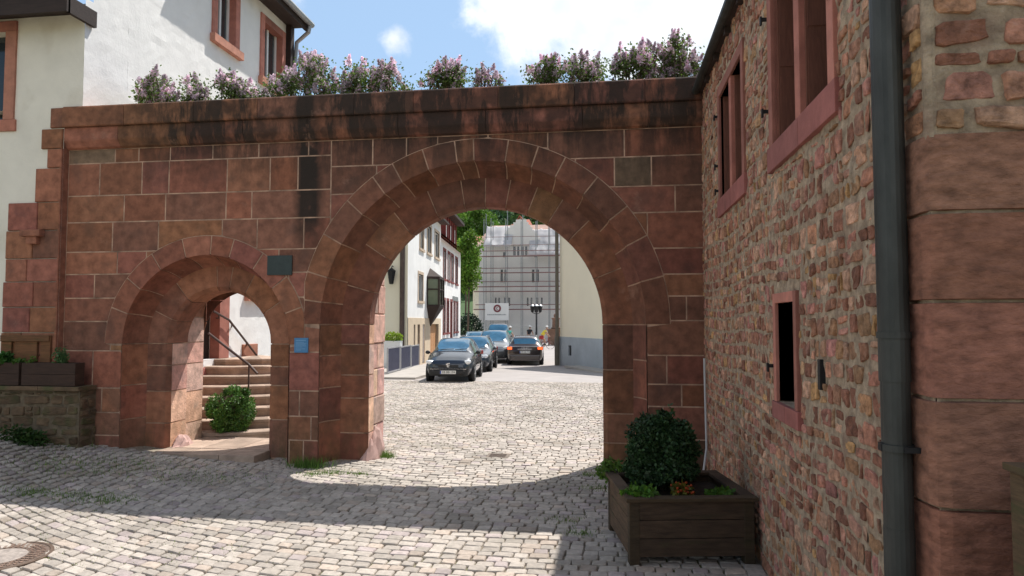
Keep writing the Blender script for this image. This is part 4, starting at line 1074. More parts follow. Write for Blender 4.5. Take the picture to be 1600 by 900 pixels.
# ------------------------------------------------------------------ RIGHT PLANTER
def planter():
    rz = R(10); r = thing('timber_planter', (0,0,0), 'square timber planter with mossy boards at the foot of the rubble house', 'planter')
    W_, D_, H_ = .93, .90, .42
    f = MB()
    for k in range(3):
        z = .06 + k*.135; f.bbox(.05, -.0, z, W_-.05, .035, z+.131, .006, (U(.8,1.1),)*3)
    f.build('front_boards', M['wood_box'], r)
    f = MB()
    for k in range(3):
        z = .06 + k*.135
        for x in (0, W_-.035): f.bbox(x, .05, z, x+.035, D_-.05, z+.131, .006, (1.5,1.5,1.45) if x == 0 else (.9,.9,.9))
        f.bbox(.05, D_-.035, z, W_-.05, D_, z+.131, .006, (.9,.9,.9))
    f.build('side_boards', M['wood_box'], r)
    for (x, y) in ((0, 0), (W_-.07, 0), (0, D_-.07), (W_-.07, D_-.07)):
        p = MB(); p.bbox(x-.004, y-.004, 0, x+.074, y+.074, H_+.045, .008, (.85,.9,.8)); p.build('corner_post', M['wood_box'], r)
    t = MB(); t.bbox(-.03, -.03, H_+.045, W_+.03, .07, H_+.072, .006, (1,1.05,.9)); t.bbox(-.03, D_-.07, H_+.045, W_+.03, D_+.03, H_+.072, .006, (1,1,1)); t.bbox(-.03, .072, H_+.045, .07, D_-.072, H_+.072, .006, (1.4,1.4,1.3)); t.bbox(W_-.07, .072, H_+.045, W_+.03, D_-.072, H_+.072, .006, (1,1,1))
    t.build('rim', M['wood_box'], r)
    s = MB(); s.box(.04, .04, .1, W_-.04, D_-.04, H_-.01); s.build('soil', M['earth'], r)
    r.location = (.15, 5.20, 0.0); r.rotation_euler = (0, 0, rz)
    # shrubs
    c = at(1035, 700, 5.85)
    b = thing('evergreen_bush', (c.x, c.y, .42), 'dense dark evergreen bush growing in the timber planter', 'bush')
    m = MB(); 
    for (dx, dz, rx, rz_, n_) in ((-.02, .0, .24, .27, 9000), (0, 0, .20, .22, 5000), (-.02, .03, .19, .24, 5000), (-.14, -.08, .15, .19, 3200), (.13, -.03, .15, .22, 3800), (.04, .16, .12, .14, 1800), (-.08, .13, .10, .13, 1200), (.0, -.16, .26, .12, 3000)):
        leaf_cloud(m, (c.x+dx, c.y+U(-.05,.05), c.z+dz-.02), (rx, rx, rz_), n_, .034, (1.05,1.15,1.0), shell=.4, clumps=40, cr=.30, tvar=.45)
    for _ in range(40):
        a_ = U(0, 6.28); q = Vector((c.x+math.cos(a_)*U(.1,.27), c.y+math.sin(a_)*U(.05,.2), c.z+U(-.1,.3))); leaf_cloud(m, q, (.03,.03,.06), 16, .04, (1.3,1.4,1.0), shell=.1)
    m.v = m.v; m.build('foliage', M['darkleaf'], b)
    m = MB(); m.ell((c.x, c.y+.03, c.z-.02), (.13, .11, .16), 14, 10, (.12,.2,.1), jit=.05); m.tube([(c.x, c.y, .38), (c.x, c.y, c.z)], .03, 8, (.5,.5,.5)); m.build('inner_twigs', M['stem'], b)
    def small(px, py, Y, rr, h, n, lab, tone=(1,1,1), sz=.04, red=False):
        p = at(px, py, Y); m = MB(); leaf_cloud(m, (p.x, p.y, p.z), (rr, rr*.8, h), n, sz, tone, shell=.2)
        if red:
            for _ in range(25):
                q = p + Vector((U(-rr,rr), U(-rr,rr), U(0,h))); m.ell(q, (.012,.012,.010), 5, 4, (5,.5,.4))
        tag(m.build('small_plant', M['leaf'], None), lab, 'plant', 'small plants in the timber planter')
    small(1000, 772, 5.35, .14, .06, 500, 'bright green herb spilling over the left front corner of the timber planter', (.9,1.25,.6))
    small(1066, 768, 5.45, .08, .06, 220, 'small reddish green plant in the middle front of the timber planter', (1.6,.9,.6), red=True)
    small(1124, 772, 5.5, .10, .04, 260, 'low green plant at the right front of the timber planter', (.9,1.2,.6))
    small(955, 735, 6.15, .13, .10, 500, 'pale green herb at the rear left corner of the timber planter', (1.2,1.3,.9))
planter()
# ------------------------------------------------------------------ MANHOLE + DRAIN
def covers():
    cx, cy = at(0, 872, 4.88).x, 4.88
    cx = -5.66 + .0
    P = EYE + ray(0, 872) * (1.8 / -ray(0, 872).z); cx, cy = P.x-.02, P.y
    r = thing('manhole_cover', (cx, cy, gz(cx, cy)), 'round rusty cast iron manhole cover in the cobbles at the left edge', 'manhole cover')
    z = gz(cx, cy) + .002
    m = MB(); m.lathe([(.36,-.03),(.36,.004),(.335,.006),(.33,.001)], (cx, cy, z), 48, (.8,.75,.7)); m.build('frame', M['rust'], r)
    m = MB(); m.lathe([(.325,-.02),(.325,.003),(.20,.003)], (cx, cy, z), 48, (1,1,1))
    for ring, n_, s in ((.29, 44, .013), (.255, 38, .013), (.22, 32, .013)):
        for i in range(n_):
            t = 2*math.pi*i/n_; x, y = cx+ring*math.cos(t), cy+ring*math.sin(t)
            m.bbox(-s, -s*.8, 0, s, s*.8, .009, .002, (1.5,1.4,1.35), M=Matrix.Translation((x, y, z)) @ Matrix.Rotation(t, 4, 'Z'))
    m.build('iron_rim', M['rust'], r)
    m = MB(); m.lathe([(.19,-.02),(.19,.004),(.18,.006)], (cx, cy, z), 40, (2.2,2.6,2.9)); m.build('concrete_centre', M['rust'], r)
    P = EYE + ray(778, 712) * (1.8 / -ray(778, 712).z)
    r = thing('drain_cover', (P.x, P.y, gz(P.x, P.y)), 'small square dark drain cover in the cobbles under the big arch', 'drain cover')
    m = MB(); m.bbox(P.x-.15, P.y-.15, gz(P.x,P.y)-.02, P.x+.15, P.y+.15, gz(P.x,P.y)+.008, .004, (1.1,1.2,1.2)); 
    for i in range(5): m.bbox(P.x-.11, P.y-.10+i*.045, gz(P.x,P.y)+.008, P.x+.11, P.y-.085+i*.045, gz(P.x,P.y)+.012, .001, (.7,.7,.7))
    m.build('plate', M['rust'], r)
covers()
# ------------------------------------------------------------------ GRASS
def grass():
    m = MB()
    def tuft(x, y, n, s, h, tone=(1,1,1)):
        for _ in range(n):
            a = random.gauss(0, s); b = random.gauss(0, s*.6); p = Vector((x+a, y+b, gz(x+a, y+b)-.004)); hh = h*U(.3, 1); d = Vector((U(-1,1), U(-1,1), 0))*hh*.6; w_ = Vector((U(-1,1), U(-1,1), 0)).normalized()*.004
            t = U(.6,1.4); m.add([p-w_, p+w_, p+d+Vector((0,0,hh))], [(0,1,2)], (tone[0]*t, tone[1]*t, tone[2]*t))
    def gp(px, py): P = EYE + ray(px, py) * (1.78 / -ray(px, py).z); return P
    P = gp(466, 735); tuft(P.x, 8.12, 500, .12, .16, (.8,.9,.8))
    P = gp(597, 712); tuft(P.x+.0, P.y, 420, .07, .13)
    for px, py, n, s in ((500,738,300,.14),(520,736,250,.12),(560,738,120,.08),(135,700,500,.18),(160,700,500,.2),(60,712,300,.3),(120,740,500,.45),(230,730,400,.4),(330,745,400,.4),(45,776,300,.15),(130,778,400,.2),(180,782,200,.15),(940,760,200,.12),(905,830,120,.08),(880,810,80,.1),(930,735,300,.1)):
        P = gp(px, py); tuft(P.x, min(P.y, 8.15), n, s, .045 if n < 500 else .07)
    for _ in range(420):
        P = gp(600+160*rnd()**1.5, U(600, 700)); tuft(P.x, P.y, 10, .14, .018, (1.3,1.1,1.0))
    for _ in range(160):
        P = gp(U(0, 420), U(765, 880)); tuft(P.x, P.y, 10, .07, .016, (1.3,1.1,1.0))
    tag(m.build('grass_tufts', M['grass']), 'thin green grass growing in the cobble joints and at the wall feet', 'grass', kind='stuff')
    w_ = MB()
    for px, rr, hh in ((115, .22, .16), (135, .18, .14), (150, .16, .12)):
        P = gp(px, 700); leaf_cloud(w_, (P.x, 7.75, gz(P.x, 7.75)+.08), (rr, .10, hh*.8), 260, .05, (.38,.5,.4), shell=.2)
    tag(w_.build('weeds', M['leaf']), 'dark leafy weeds at the foot of the low stone wall', 'weeds', kind='stuff')
grass()
# ------------------------------------------------------------------ LILACS
def lilac(px0, px1, ytop, lab, dens=1.0, pale=1.0, extra=0, Y=8.9):
    a = at(px0, 140, Y); b = at(px1, 140, Y); top = at((px0+px1)/2, ytop, Y).z; zb = 4.62
    cx = (a.x+b.x)/2; rw = (b.x-a.x)/2; h = (top - zb)*.84; top = zb + h
    r = thing('lilac_bush', (cx, Y, zb), lab, 'lilac bush', 'lilac bushes on top of the gateway')
    st = MB(); lf = MB(); bl = MB()
    tips = []
    nst = int(10 + rw*14)
    for i in range(nst):
        u = U(-1, 1); tx = cx + u*rw*.95; tz = zb + h*(1-abs(u)**2.6*.55)*U(.6, 1.0); ty = Y + U(-.22, .16)
        p0 = Vector((cx+u*rw*.55, Y, zb-.05)); p1 = Vector((tx, ty, tz)); mid = (p0+p1)/2 + Vector((U(-.06,.06), U(-.05,.05), 0))
        st.tube([p0, mid, p1], [.011, .008, .004], 5, (1,1,1), cap=False); tips.append(p1)
        for _ in range(5):
            q = mid.lerp(p1, U(.0, .9)); e = q + Vector((U(-1,1)*.16, U(-1,1)*.10, U(.04,.18))); e.z = min(e.z, top+.03)
            st.tube([q, e], [.005, .003], 4, (1,1,1), cap=False); tips.append(e)
    for p in tips:
        for _ in range(int(26*dens)):
            o = p + Vector((random.gauss(0,.06), random.gauss(0,.06), random.gauss(-.04,.06)))
            if o.z < zb: continue
            A = Vector((U(-1,1), U(-1,1), U(-.6,1))).normalized(); B = A.cross(Vector((U(-1,1),U(-1,1),U(-1,1)))).normalized(); s = U(.028,.052); t = U(.7,1.5)
            lf.add([o, o+A*s*.5+B*s*.34, o+A*s, o+A*s*.5-B*s*.34], [(0,1,2,3)], (t*1.1, t, t*.9))
        if rnd() < .75*pale:
            ax = Vector((U(-.5,.5), U(-.5,.5), 1)).normalized(); L_ = U(.08,.15); t0 = U(.7,1.25)
            for _ in range(95):
                k = rnd(); rr = (1-k)*.040+.004; q = p + ax*(k*L_) + Vector((U(-rr,rr), U(-rr,rr), U(-rr,rr))); s = U(.011,.020)
                A = Vector((U(-1,1),U(-1,1),U(-1,1))).normalized(); B = A.orthogonal().normalized(); t = t0*U(.75,1.3)
                bl.add([q-A*s, q+B*s, q+A*s, q-B*s], [(0,1,2,3)], (t, t*U(.88,1.05), t))
    st.build('stems', M['stem'], r); lf.build('leaves', M['leaf'], r); bl.build('blossoms', M['blossom'], r)
lilac(205, 332, 108, 'low sprawling lilac nearest the white house corner, mostly above the small arch', 1.0)
lilac(345, 400, 118, 'smallest lilac bush, tucked between the sprawling one and the tallest left one')
lilac(398, 530, 70, 'large lilac reaching up to the white house windows', 1.1)
lilac(538, 642, 86, 'round lilac bush standing in front of the blue sky left of centre')
lilac(672, 735, 90, 'pale sparse lilac with a bare upright twig above the big arch', .8, .8)
lilac(735, 790, 98, 'nearly leafless small lilac with bare branches right beside the pale sparse one', .15, .2)
lilac(820, 955, 76, 'wide lilac bush left of the pair by the rubble house', 1.0)
lilac(955, 1028, 55, 'tall thin lilac with loose branches second from the rubble house', .9)
lilac(1028, 1088, 50, 'tall lilac bush right against the rubble house eave', .9)
# ------------------------------------------------------------------ STREET BEYOND
def bldg_win(root, O, Ud, Nn, u0, v0, u1, v1, frm, fr=.12, pane='glass', proud=.03, panes=True, depth=.14, fw=.06, sill=None, muntins=1):
    O = Vector(O); Ud = Vector(Ud).normalized(); Nn = Vector(Nn).normalized()
    Mx = Matrix((( Ud.x, -Nn.x, 0, O.x), (Ud.y, -Nn.y, 0, O.y), (0, 0, 1, O.z), (0,0,0,1)))
    f = MB()
    f.box(u0-fr, -proud, v0, u0, depth, v1+fr, M=Mx); f.box(u1, -proud, v0, u1+fr, depth, v1+fr, M=Mx); f.box(u0, -proud, v1, u1, depth, v1+fr, M=Mx)
    f.box(u0-fr-.04, -proud-.05, v0-.12, u1+fr+.04, depth, v0, M=Mx)
    o = f.build('window', M[frm], root)
    g = MB(); g.box(u0, depth-.03, v0, u1, depth-.02, v1, M=Mx); g.build('pane', M[pane], o)
    if panes:
        c = MB(); c.box(u0, depth-.06, v0, u0+fw, depth-.031, v1, M=Mx); c.box(u1-fw, depth-.06, v0, u1, depth-.031, v1, M=Mx); c.box(u0+fw, depth-.06, v1-fw, u1-fw, depth-.031, v1, M=Mx)
        for k in range(muntins): x = u0+(u1-u0)*(k+1)/(muntins+1); c.box(x-fw/2, depth-.06, v0, x+fw/2, depth-.031, v1-fw, M=Mx)
        c.build('casement', M['whitepaint'], o)
    return o
AZS = R(-5.1)
SD = Vector((math.sin(AZS), math.cos(AZS), 0)); SN = Vector((math.cos(AZS), -math.sin(AZS), 0))   # along the street, out of the left facades
P0 = Vector((-9.0, 30.0, 0)); GB = -.45
def left_row():
    # house with oriel
    L1 = 9.6; H1 = 8.2
    root = thing('oriel_house', (P0.x, P0.y, GB), 'white street house with a dark glazed oriel and beige garage level', 'house')
    f = MB()
    O = P0 + Vector((0,0,GB))
    def uv(px, ytop, ybot, Yg): a = at(px, ytop, Yg).z; b = at(px, ybot, Yg).z; return b-GB, a-GB
    def udist(px):  # distance along the facade for a plate column
        d = ray(px, 450); k = d.x/d.y; s = (P0.x - k*P0.y)/(k*SD.y - SD.x); return s
    cols = [(653, 661.5)]
    wins = []
    for (a, b) in ((655.5, 661), (667, 673), (679, 685.5)): wins.append((udist(a), 5.4-GB+.05, udist(b), 6.85-GB+.05, 'beigewin'))
    wins.append((udist(653.5), 2.82-GB, udist(660.5), 4.15-GB, 'beigewin'))
    doors = []
    for (a, b) in ((646, 648.5), (652, 656), (660, 663.5), (672, 685)): doors.append((udist(a), .12, udist(b), 2.1))
    holes = [w_[:4] for w_ in wins] + doors
    holes_sheet(f, O, SD, L1, H1, holes, SN, .16)
    f.build('front_wall', M['render_white'], root)
    b = MB(); b.box(0, -.015, 0.0, L1, .0, 2.35); 
    for (a, _, c, d) in doors:
        pass
    # gable end facing the camera
    gsh = MB(); holes_sheet(gsh, O, (-1, 0, 0), 9, 8.2, [], (0,-1,0)); gsh.add([O+Vector((0,0,8.2)), O+Vector((-9,0,8.2)), O+Vector((-4.5,0,12))], [(0,1,2)])
    gsh.build('gable_wall', M['cream'], root)
    # beige rusticated ground floor as thin render band with openings
    bd = MB(); holes_sheet(bd, O+SN*.03, SD, L1, 2.42, [(a, bb, c, d) for a, bb, c, d in doors], SN, .19); bd.add([O+SN*.03+Vector((0,0,2.42)), O+SN*.03+SD*L1+Vector((0,0,2.42)), O+SD*L1+Vector((0,0,2.42)), O+Vector((0,0,2.42))], [(0,1,2,3)])
    bd.build('ground_floor_render', M['beige'], root)
    for i, (a, bb, c, d) in enumerate(doors):
        m = MB(); p = O - SN*.15; m.add([p+SD*a+Vector((0,0,bb)), p+SD*c+Vector((0,0,bb)), p+SD*c+Vector((0,0,d)), p+SD*a+Vector((0,0,d))], [(0,1,2,3)])
        for k in range(1, 4): x = a+(c-a)*k/4; q = O-SN*.15; m.add([q+SD*(x-.02)+SN*.02+Vector((0,0,bb)), q+SD*(x+.02)+SN*.02+Vector((0,0,bb)), q+SD*(x+.02)+SN*.02+Vector((0,0,d)), q+SD*(x-.02)+SN*.02+Vector((0,0,d))], [(0,1,2,3)])
        m.build('garage_door', M['orange'], root)
    for (a, v0, c, v1, _) in wins: bldg_win(root, O, SD, SN, a, v0, c, v1, 'sandframe', fr=.14, muntins=1)
    # oriel: glazed box on a tapering foot
    ob = MB(); u0 = udist(667.0); u1 = u0+1.9; dp = .62
    Mx = Matrix(((SD.x, SN.x, 0, O.x), (SD.y, SN.y, 0, O.y), (0,0,1,O.z), (0,0,0,1)))
    zb, zt = 2.55-GB, 4.05-GB
    c0 = [(u0,0),(u0+.18,dp),(u1-.18,dp),(u1,0)]
    def ring(z, s=1.0, cu=(u0+u1)/2): return [Mx @ Vector((cu+(u-cu)*s, w_*s, z)) for u, w_ in c0]
    for (za, zb_, sa, sb) in ((zb-1.0, zb, .08, 1.0), (zt, zt+.12, 1.06, 1.06), (zt+.12, zt+.62, 1.02, .05), (zb, zb+.12, 1.03, 1.03)):
        A, B = ring(za, sa), ring(zb_, sb); ob.add(A+B, [(0,1,5,4),(1,2,6,5),(2,3,7,6),(3,2,1,0),(4,5,6,7)])
    for (u, w_) in c0 + [((u0+u1)/2, dp)]:
        ob.box(u-.05, max(w_-.05,0), zb+.1, u+.05, w_+.05, zt, M=Mx)
    for z in (zb+.1, zt-.55): 
        for (a, b_) in zip(c0, c0[1:]): ob.tube([Mx @ Vector((a[0], a[1], z)), Mx @ Vector((b_[0], b_[1], z))], .04, 6)
    oo = ob.build('oriel', M['wood_dark'], root)
    g = MB(); A, B = ring(zb+.1, .96), ring(zt, .96); g.add(A+B, [(0,1,5,4),(1,2,6,5),(2,3,7,6)]); g.build('pane', M['glassgreen'], oo)
    # roof and eave
    r = MB(); e = O + Vector((0,0,8.2))
    r.add([e+SN*.5-SD*.2+Vector((0,0,-.1)), e+SN*.5+SD*(L1+.1)+Vector((0,0,-.1)), e-SN*4.5+SD*(L1+.1)+Vector((0,0,3.8)), e-SN*4.5-SD*.2+Vector((0,0,3.8))], [(0,1,2,3)])
    r.add([e-SN*9.2-SD*.2+Vector((0,0,-.1)), e-SN*9.2+SD*(L1+.1)+Vector((0,0,-.1)), e-SN*4.5+SD*(L1+.1)+Vector((0,0,3.8)), e-SN*4.5-SD*.2+Vector((0,0,3.8))], [(3,2,1,0)])
    r.build('roof', M['tiledark'], root)
    ev = MB(); ev.box(-.2, -.02, 8.0, L1+.1, .50, 8.12, M=Matrix(((SD.x, SN.x, 0, O.x), (SD.y, SN.y, 0, O.y), (0,0,1,O.z), (0,0,0,1)))); ev.build('eave', M['wood_dark'], root)
    d = MB(); q = O + Vector((-.22, -.12, 0)); d.tube([q, q+Vector((0,0,8.0))], .11, 10); d.build('downpipe', M['tiledark'], root)
    # second house
    L2 = 9.4; H2 = 7.25; O2 = P0 + SD*(L1+.01) + Vector((0,0,GB))
    root = thing('red_window_house', (O2.x, O2.y, GB), 'white street house with dark red window surrounds beyond the oriel house', 'house')
    f = MB(); ws = []
    for (a, b, v0, v1) in ((692.5, 696, 2.62, 4.35), (699.5, 702.7, 2.62, 4.35), (705, 708, 2.62, 4.35), (711.5, 714.5, 2.62, 4.35), (692.5, 695.5, -.7, 1.3), (698.3, 701, -.7, 1.3), (704, 706.2, -1.9, 1.3), (709, 711, -.7, 1.3), (713.3, 715.3, -.7, 1.3)):
        ws.append((udist(a)-L1, v0+1.8-GB, udist(b)-L1, v1+1.8-GB))
    ws = [w_ for w_ in ws if w_[2] < L2-.1]
    holes_sheet(f, O2, SD, L2, H2, ws, SN, .16); f.build('front_wall', M['render_white'], root)
    for w_ in ws: bldg_win(root, O2, SD, SN, *w_, 'redbrown', fr=.17, muntins=1)
    f = MB(); holes_sheet(f, O2+SD*L2, (-1,0,0), 9, H2, [], (0,1,0)); f.build('end_wall', M['render_white'], root)
    r = MB(); e = O2 + Vector((0,0,H2))
    for dz, fl in ((0, 0), (.14, 1)):
        r.add([e+SN*.35-SD*.0+Vector((0,0,-.1+dz)), e+SN*.35+SD*(L2+.2)+Vector((0,0,-.1+dz)), e-SN*4.5+SD*(L2+.2)+Vector((0,0,3.5+dz)), e-SN*4.5+Vector((0,0,3.5+dz))], [(0,1,2,3)])
    r.build('roof', M['tile'], root)
    # timber dormer
    Mx = Matrix(((SD.x, SN.x, 0, O2.x), (SD.y, SN.y, 0, O2.y), (0,0,1,O2.z), (0,0,0,1)))
    dm = MB(); ua = udist(702)-L1
    dm.box(3.2, -2.6, H2-.05, 8.4, -.25, H2+1.9, M=Mx)
    for u in (3.2, 4.2, 5.2, 6.3, 7.3, 8.4): dm.box(u-.07, -.25, H2, u+.07, -.17, H2+1.9, M=Mx)
    do = dm.build('dormer', M['redbrown'], root)
    for u in (3.45, 5.45, 7.5): 
        g = MB(); g.box(u, -.249, H2+.5, u+.6, -.235, H2+1.5, M=Mx); g.build('pane', M['whitepaint'], do)
    g = MB(); g.box(2.8, -2.8, H2+1.9, 8.9, .35, H2+2.1, M=Mx); g.build('dormer_roof', M['wood_dark'], do)
    sg = MB(); sg.box(udist(707)-L1, .0, 2.05+1.8-.2, udist(715)-L1, .05, 2.35+1.8-.2, M=Mx); sg.build('sign_board', M['zinc'], root)
    # lantern on the gable end
    lp = at(611.5, 433, 29.75)
    t = thing('wall_lantern', lp, 'dark wall lantern on the cream gable wall', 'lantern')
    m = MB(); m.lathe([(.05,-.32),(.10,-.30),(.19,.25),(.22,.27),(.03,.42)], lp, 6); m.build('lamp_case', M['iron'], t)
    m = MB(); m.tube([lp+Vector((0,0,.40)), lp+Vector((0,.1,.52)), lp+Vector((0,.28,.50))], .02, 6); m.build('bracket', M['iron'], t)
def fence_and_box():
    A = atg(605, 590, 24.3); B = atg(657, 574, 30.0)
    A = Vector((A.x, 24.3, gz(0, 24.3))); B = Vector((B.x, 29.8, gz(0, 29.8)))
    labs = ['nearest dark slatted barrier panel, beside the pier of the big arch', 'middle dark slatted barrier panel of the row of three', 'farthest dark slatted barrier panel, nearest to the parked cars']
    cut = [0, .36, .70, 1.0]
    for i in range(3):
        a = A.lerp(B, cut[i]); b = A.lerp(B, cut[i+1]-.015); d = (b-a).normalized(); n = Vector((-d.y, d.x, 0)); L_ = (b-a).length
        r = thing('barrier_panel', a, labs[i], 'barrier', 'slatted barrier panels along the pavement')
        Mx = Matrix(((d.x, n.x, 0, a.x), (d.y, n.y, 0, a.y), (0,0,1,a.z), (0,0,0,1)))
        m = MB(); m.box(0, -.025, .08, .05, .025, 1.06, M=Mx); m.box(L_-.05, -.025, .08, L_, .025, 1.06, M=Mx); m.box(.05, -.02, 1.01, L_-.05, .02, 1.06, M=Mx); m.box(.05, -.02, .12, L_-.05, .02, .17, M=Mx); m.build('frame', M['fencegrey'], r)
        m = MB(); k = 12
        for j in range(k): x = .07+(L_-.14)*(j+.5)/k; m.box(x-.062, -.008, .17, x+.028, .008, 1.01, M=Mx)
        m.build('slats', M['fence'], r)
        for x in (.03, L_-.03): m = MB(); m.box(x-.05, -.2, 0, x+.05, .2, .08, M=Mx); m.build('foot', M['fence'], r)
    p = at(616, 540, 28.0); r = thing('flower_box', (p.x, 28, gz(0,28)), 'white flower box with yellow green plants in front of the cream gable wall', 'planter')
    m = MB(); m.bbox(p.x-.40, 27.8, gz(0,28), p.x+.30, 28.2, .98, .02); m.build('box', M['whitepaint'], r)
    m = MB(); leaf_cloud(m, (p.x-.05, 28.0, 1.12), (.42, .2, .22), 700, .09, (2.6,2.2,.9)); tag(m.build('box_plant', M['leaf']), 'yellow green plants growing in the white flower box', 'plant')
    k = MB(); c0 = Vector((-8.9, 23.2)); 
    for (xa, ya, xb, yb) in ((-9.5, 23.0, -6.6, 23.05),):
        k.box(xa, ya, gz(0,23)-.05, xb, ya+6.8, gz(0,23)+.07)
    tag(k.build('pavement', M['pave']), kind='structure')
def atg(px, py, Y): return at(px, py, Y)
def right_cream():
    A = Vector((-2.36, 34, GB)); D = Vector((2.09, -4.5, 0)).normalized(); N_ = Vector((-D.y, D.x, 0)); N_ = N_ if N_.y < 0 else -N_
    N_ = Vector((-.907, -.42, 0))
    root = thing('cream_house', A, 'plain cream plastered house with blue grey plinth right of the street', 'house')
    def topf(u): return 7.6 - .62*u
    f = MB()
    V = []
    L_ = 8.2
    f.add([A+Vector((0,0,1.5)), A+D*L_+Vector((0,0,1.5)), A+D*L_+Vector((0,0,2.6)), A+Vector((0,0,7.6))], [(0,1,2,3)])
    f.build('gable_wall', M['creamwall'], root)
    f = MB(); holes_sheet(f, A+N_*.03, D, L_, 1.5, [(1.15, .62, 1.55, 1.1)], N_, .12); f.add([A+N_*.03+Vector((0,0,1.5)), A+N_*.03+D*L_+Vector((0,0,1.5)), A+D*L_+Vector((0,0,1.5)), A+Vector((0,0,1.5))], [(0,1,2,3)])
    p = f.build('plinth', M['plinth'], root)
    g = MB(); q = A - N_*.06
    g.add([q+D*1.15+Vector((0,0,.62)), q+D*1.55+Vector((0,0,.62)), q+D*1.55+Vector((0,0,1.1)), q+D*1.15+Vector((0,0,1.1))], [(0,1,2,3)])
    for k in range(4): x = 1.19+k*.105; g.add([q+N_*.05+D*(x-.01)+Vector((0,0,.62)), q+N_*.05+D*(x+.01)+Vector((0,0,.62)), q+N_*.05+D*(x+.01)+Vector((0,0,1.1)), q+N_*.05+D*(x-.01)+Vector((0,0,1.1))], [(0,1,2,3)])
    g.build('cellar_grille', M['iron'], root)
    f = MB(); E = Vector((.907*6, .42*6, 0))
    f.add([A, A+E, A+E+Vector((0,0,8)), A+Vector((0,0,8))], [(0,1,2,3)]); f.add([A+D*L_, A+D*L_+E, A+D*L_+E+Vector((0,0,3)), A+D*L_+Vector((0,0,3))], [(0,1,2,3)])
    f.build('side_wall', M['creamwall'], root)
    f = MB(); u = Vector((0,0,1))
    f.add([A+N_*.1+u*7.65, A+D*L_+N_*.1+u*2.62, A+D*L_+E+u*2.62, A+E+u*7.65], [(0,1,2,3)]); f.build('roof', M['tiledark'], root)
    d = MB(); q = A + Vector((-.10, -.12, 0)) + N_*.05
    d.tube([q, q+u*1.5], .13, 10); d.tube([q+u*1.5, q+u*7.8], .09, 10); d.build('downpipe', M['zincdark'], root)
    k = MB(); kp = A + D*2.6 + N_*.7; Mx = Matrix(((D.x, N_.x, 0, kp.x), (D.y, N_.y, 0, kp.y), (0,0,1,gz(0,30)), (0,0,0,1)))
    k.box(0, -.05, 0, 5, .08, .10, M=Mx); k.box(0, -.75, .0, 5, -.055, .095, M=Mx)
    tag(k.build('kerb', M['pave']), kind='structure')
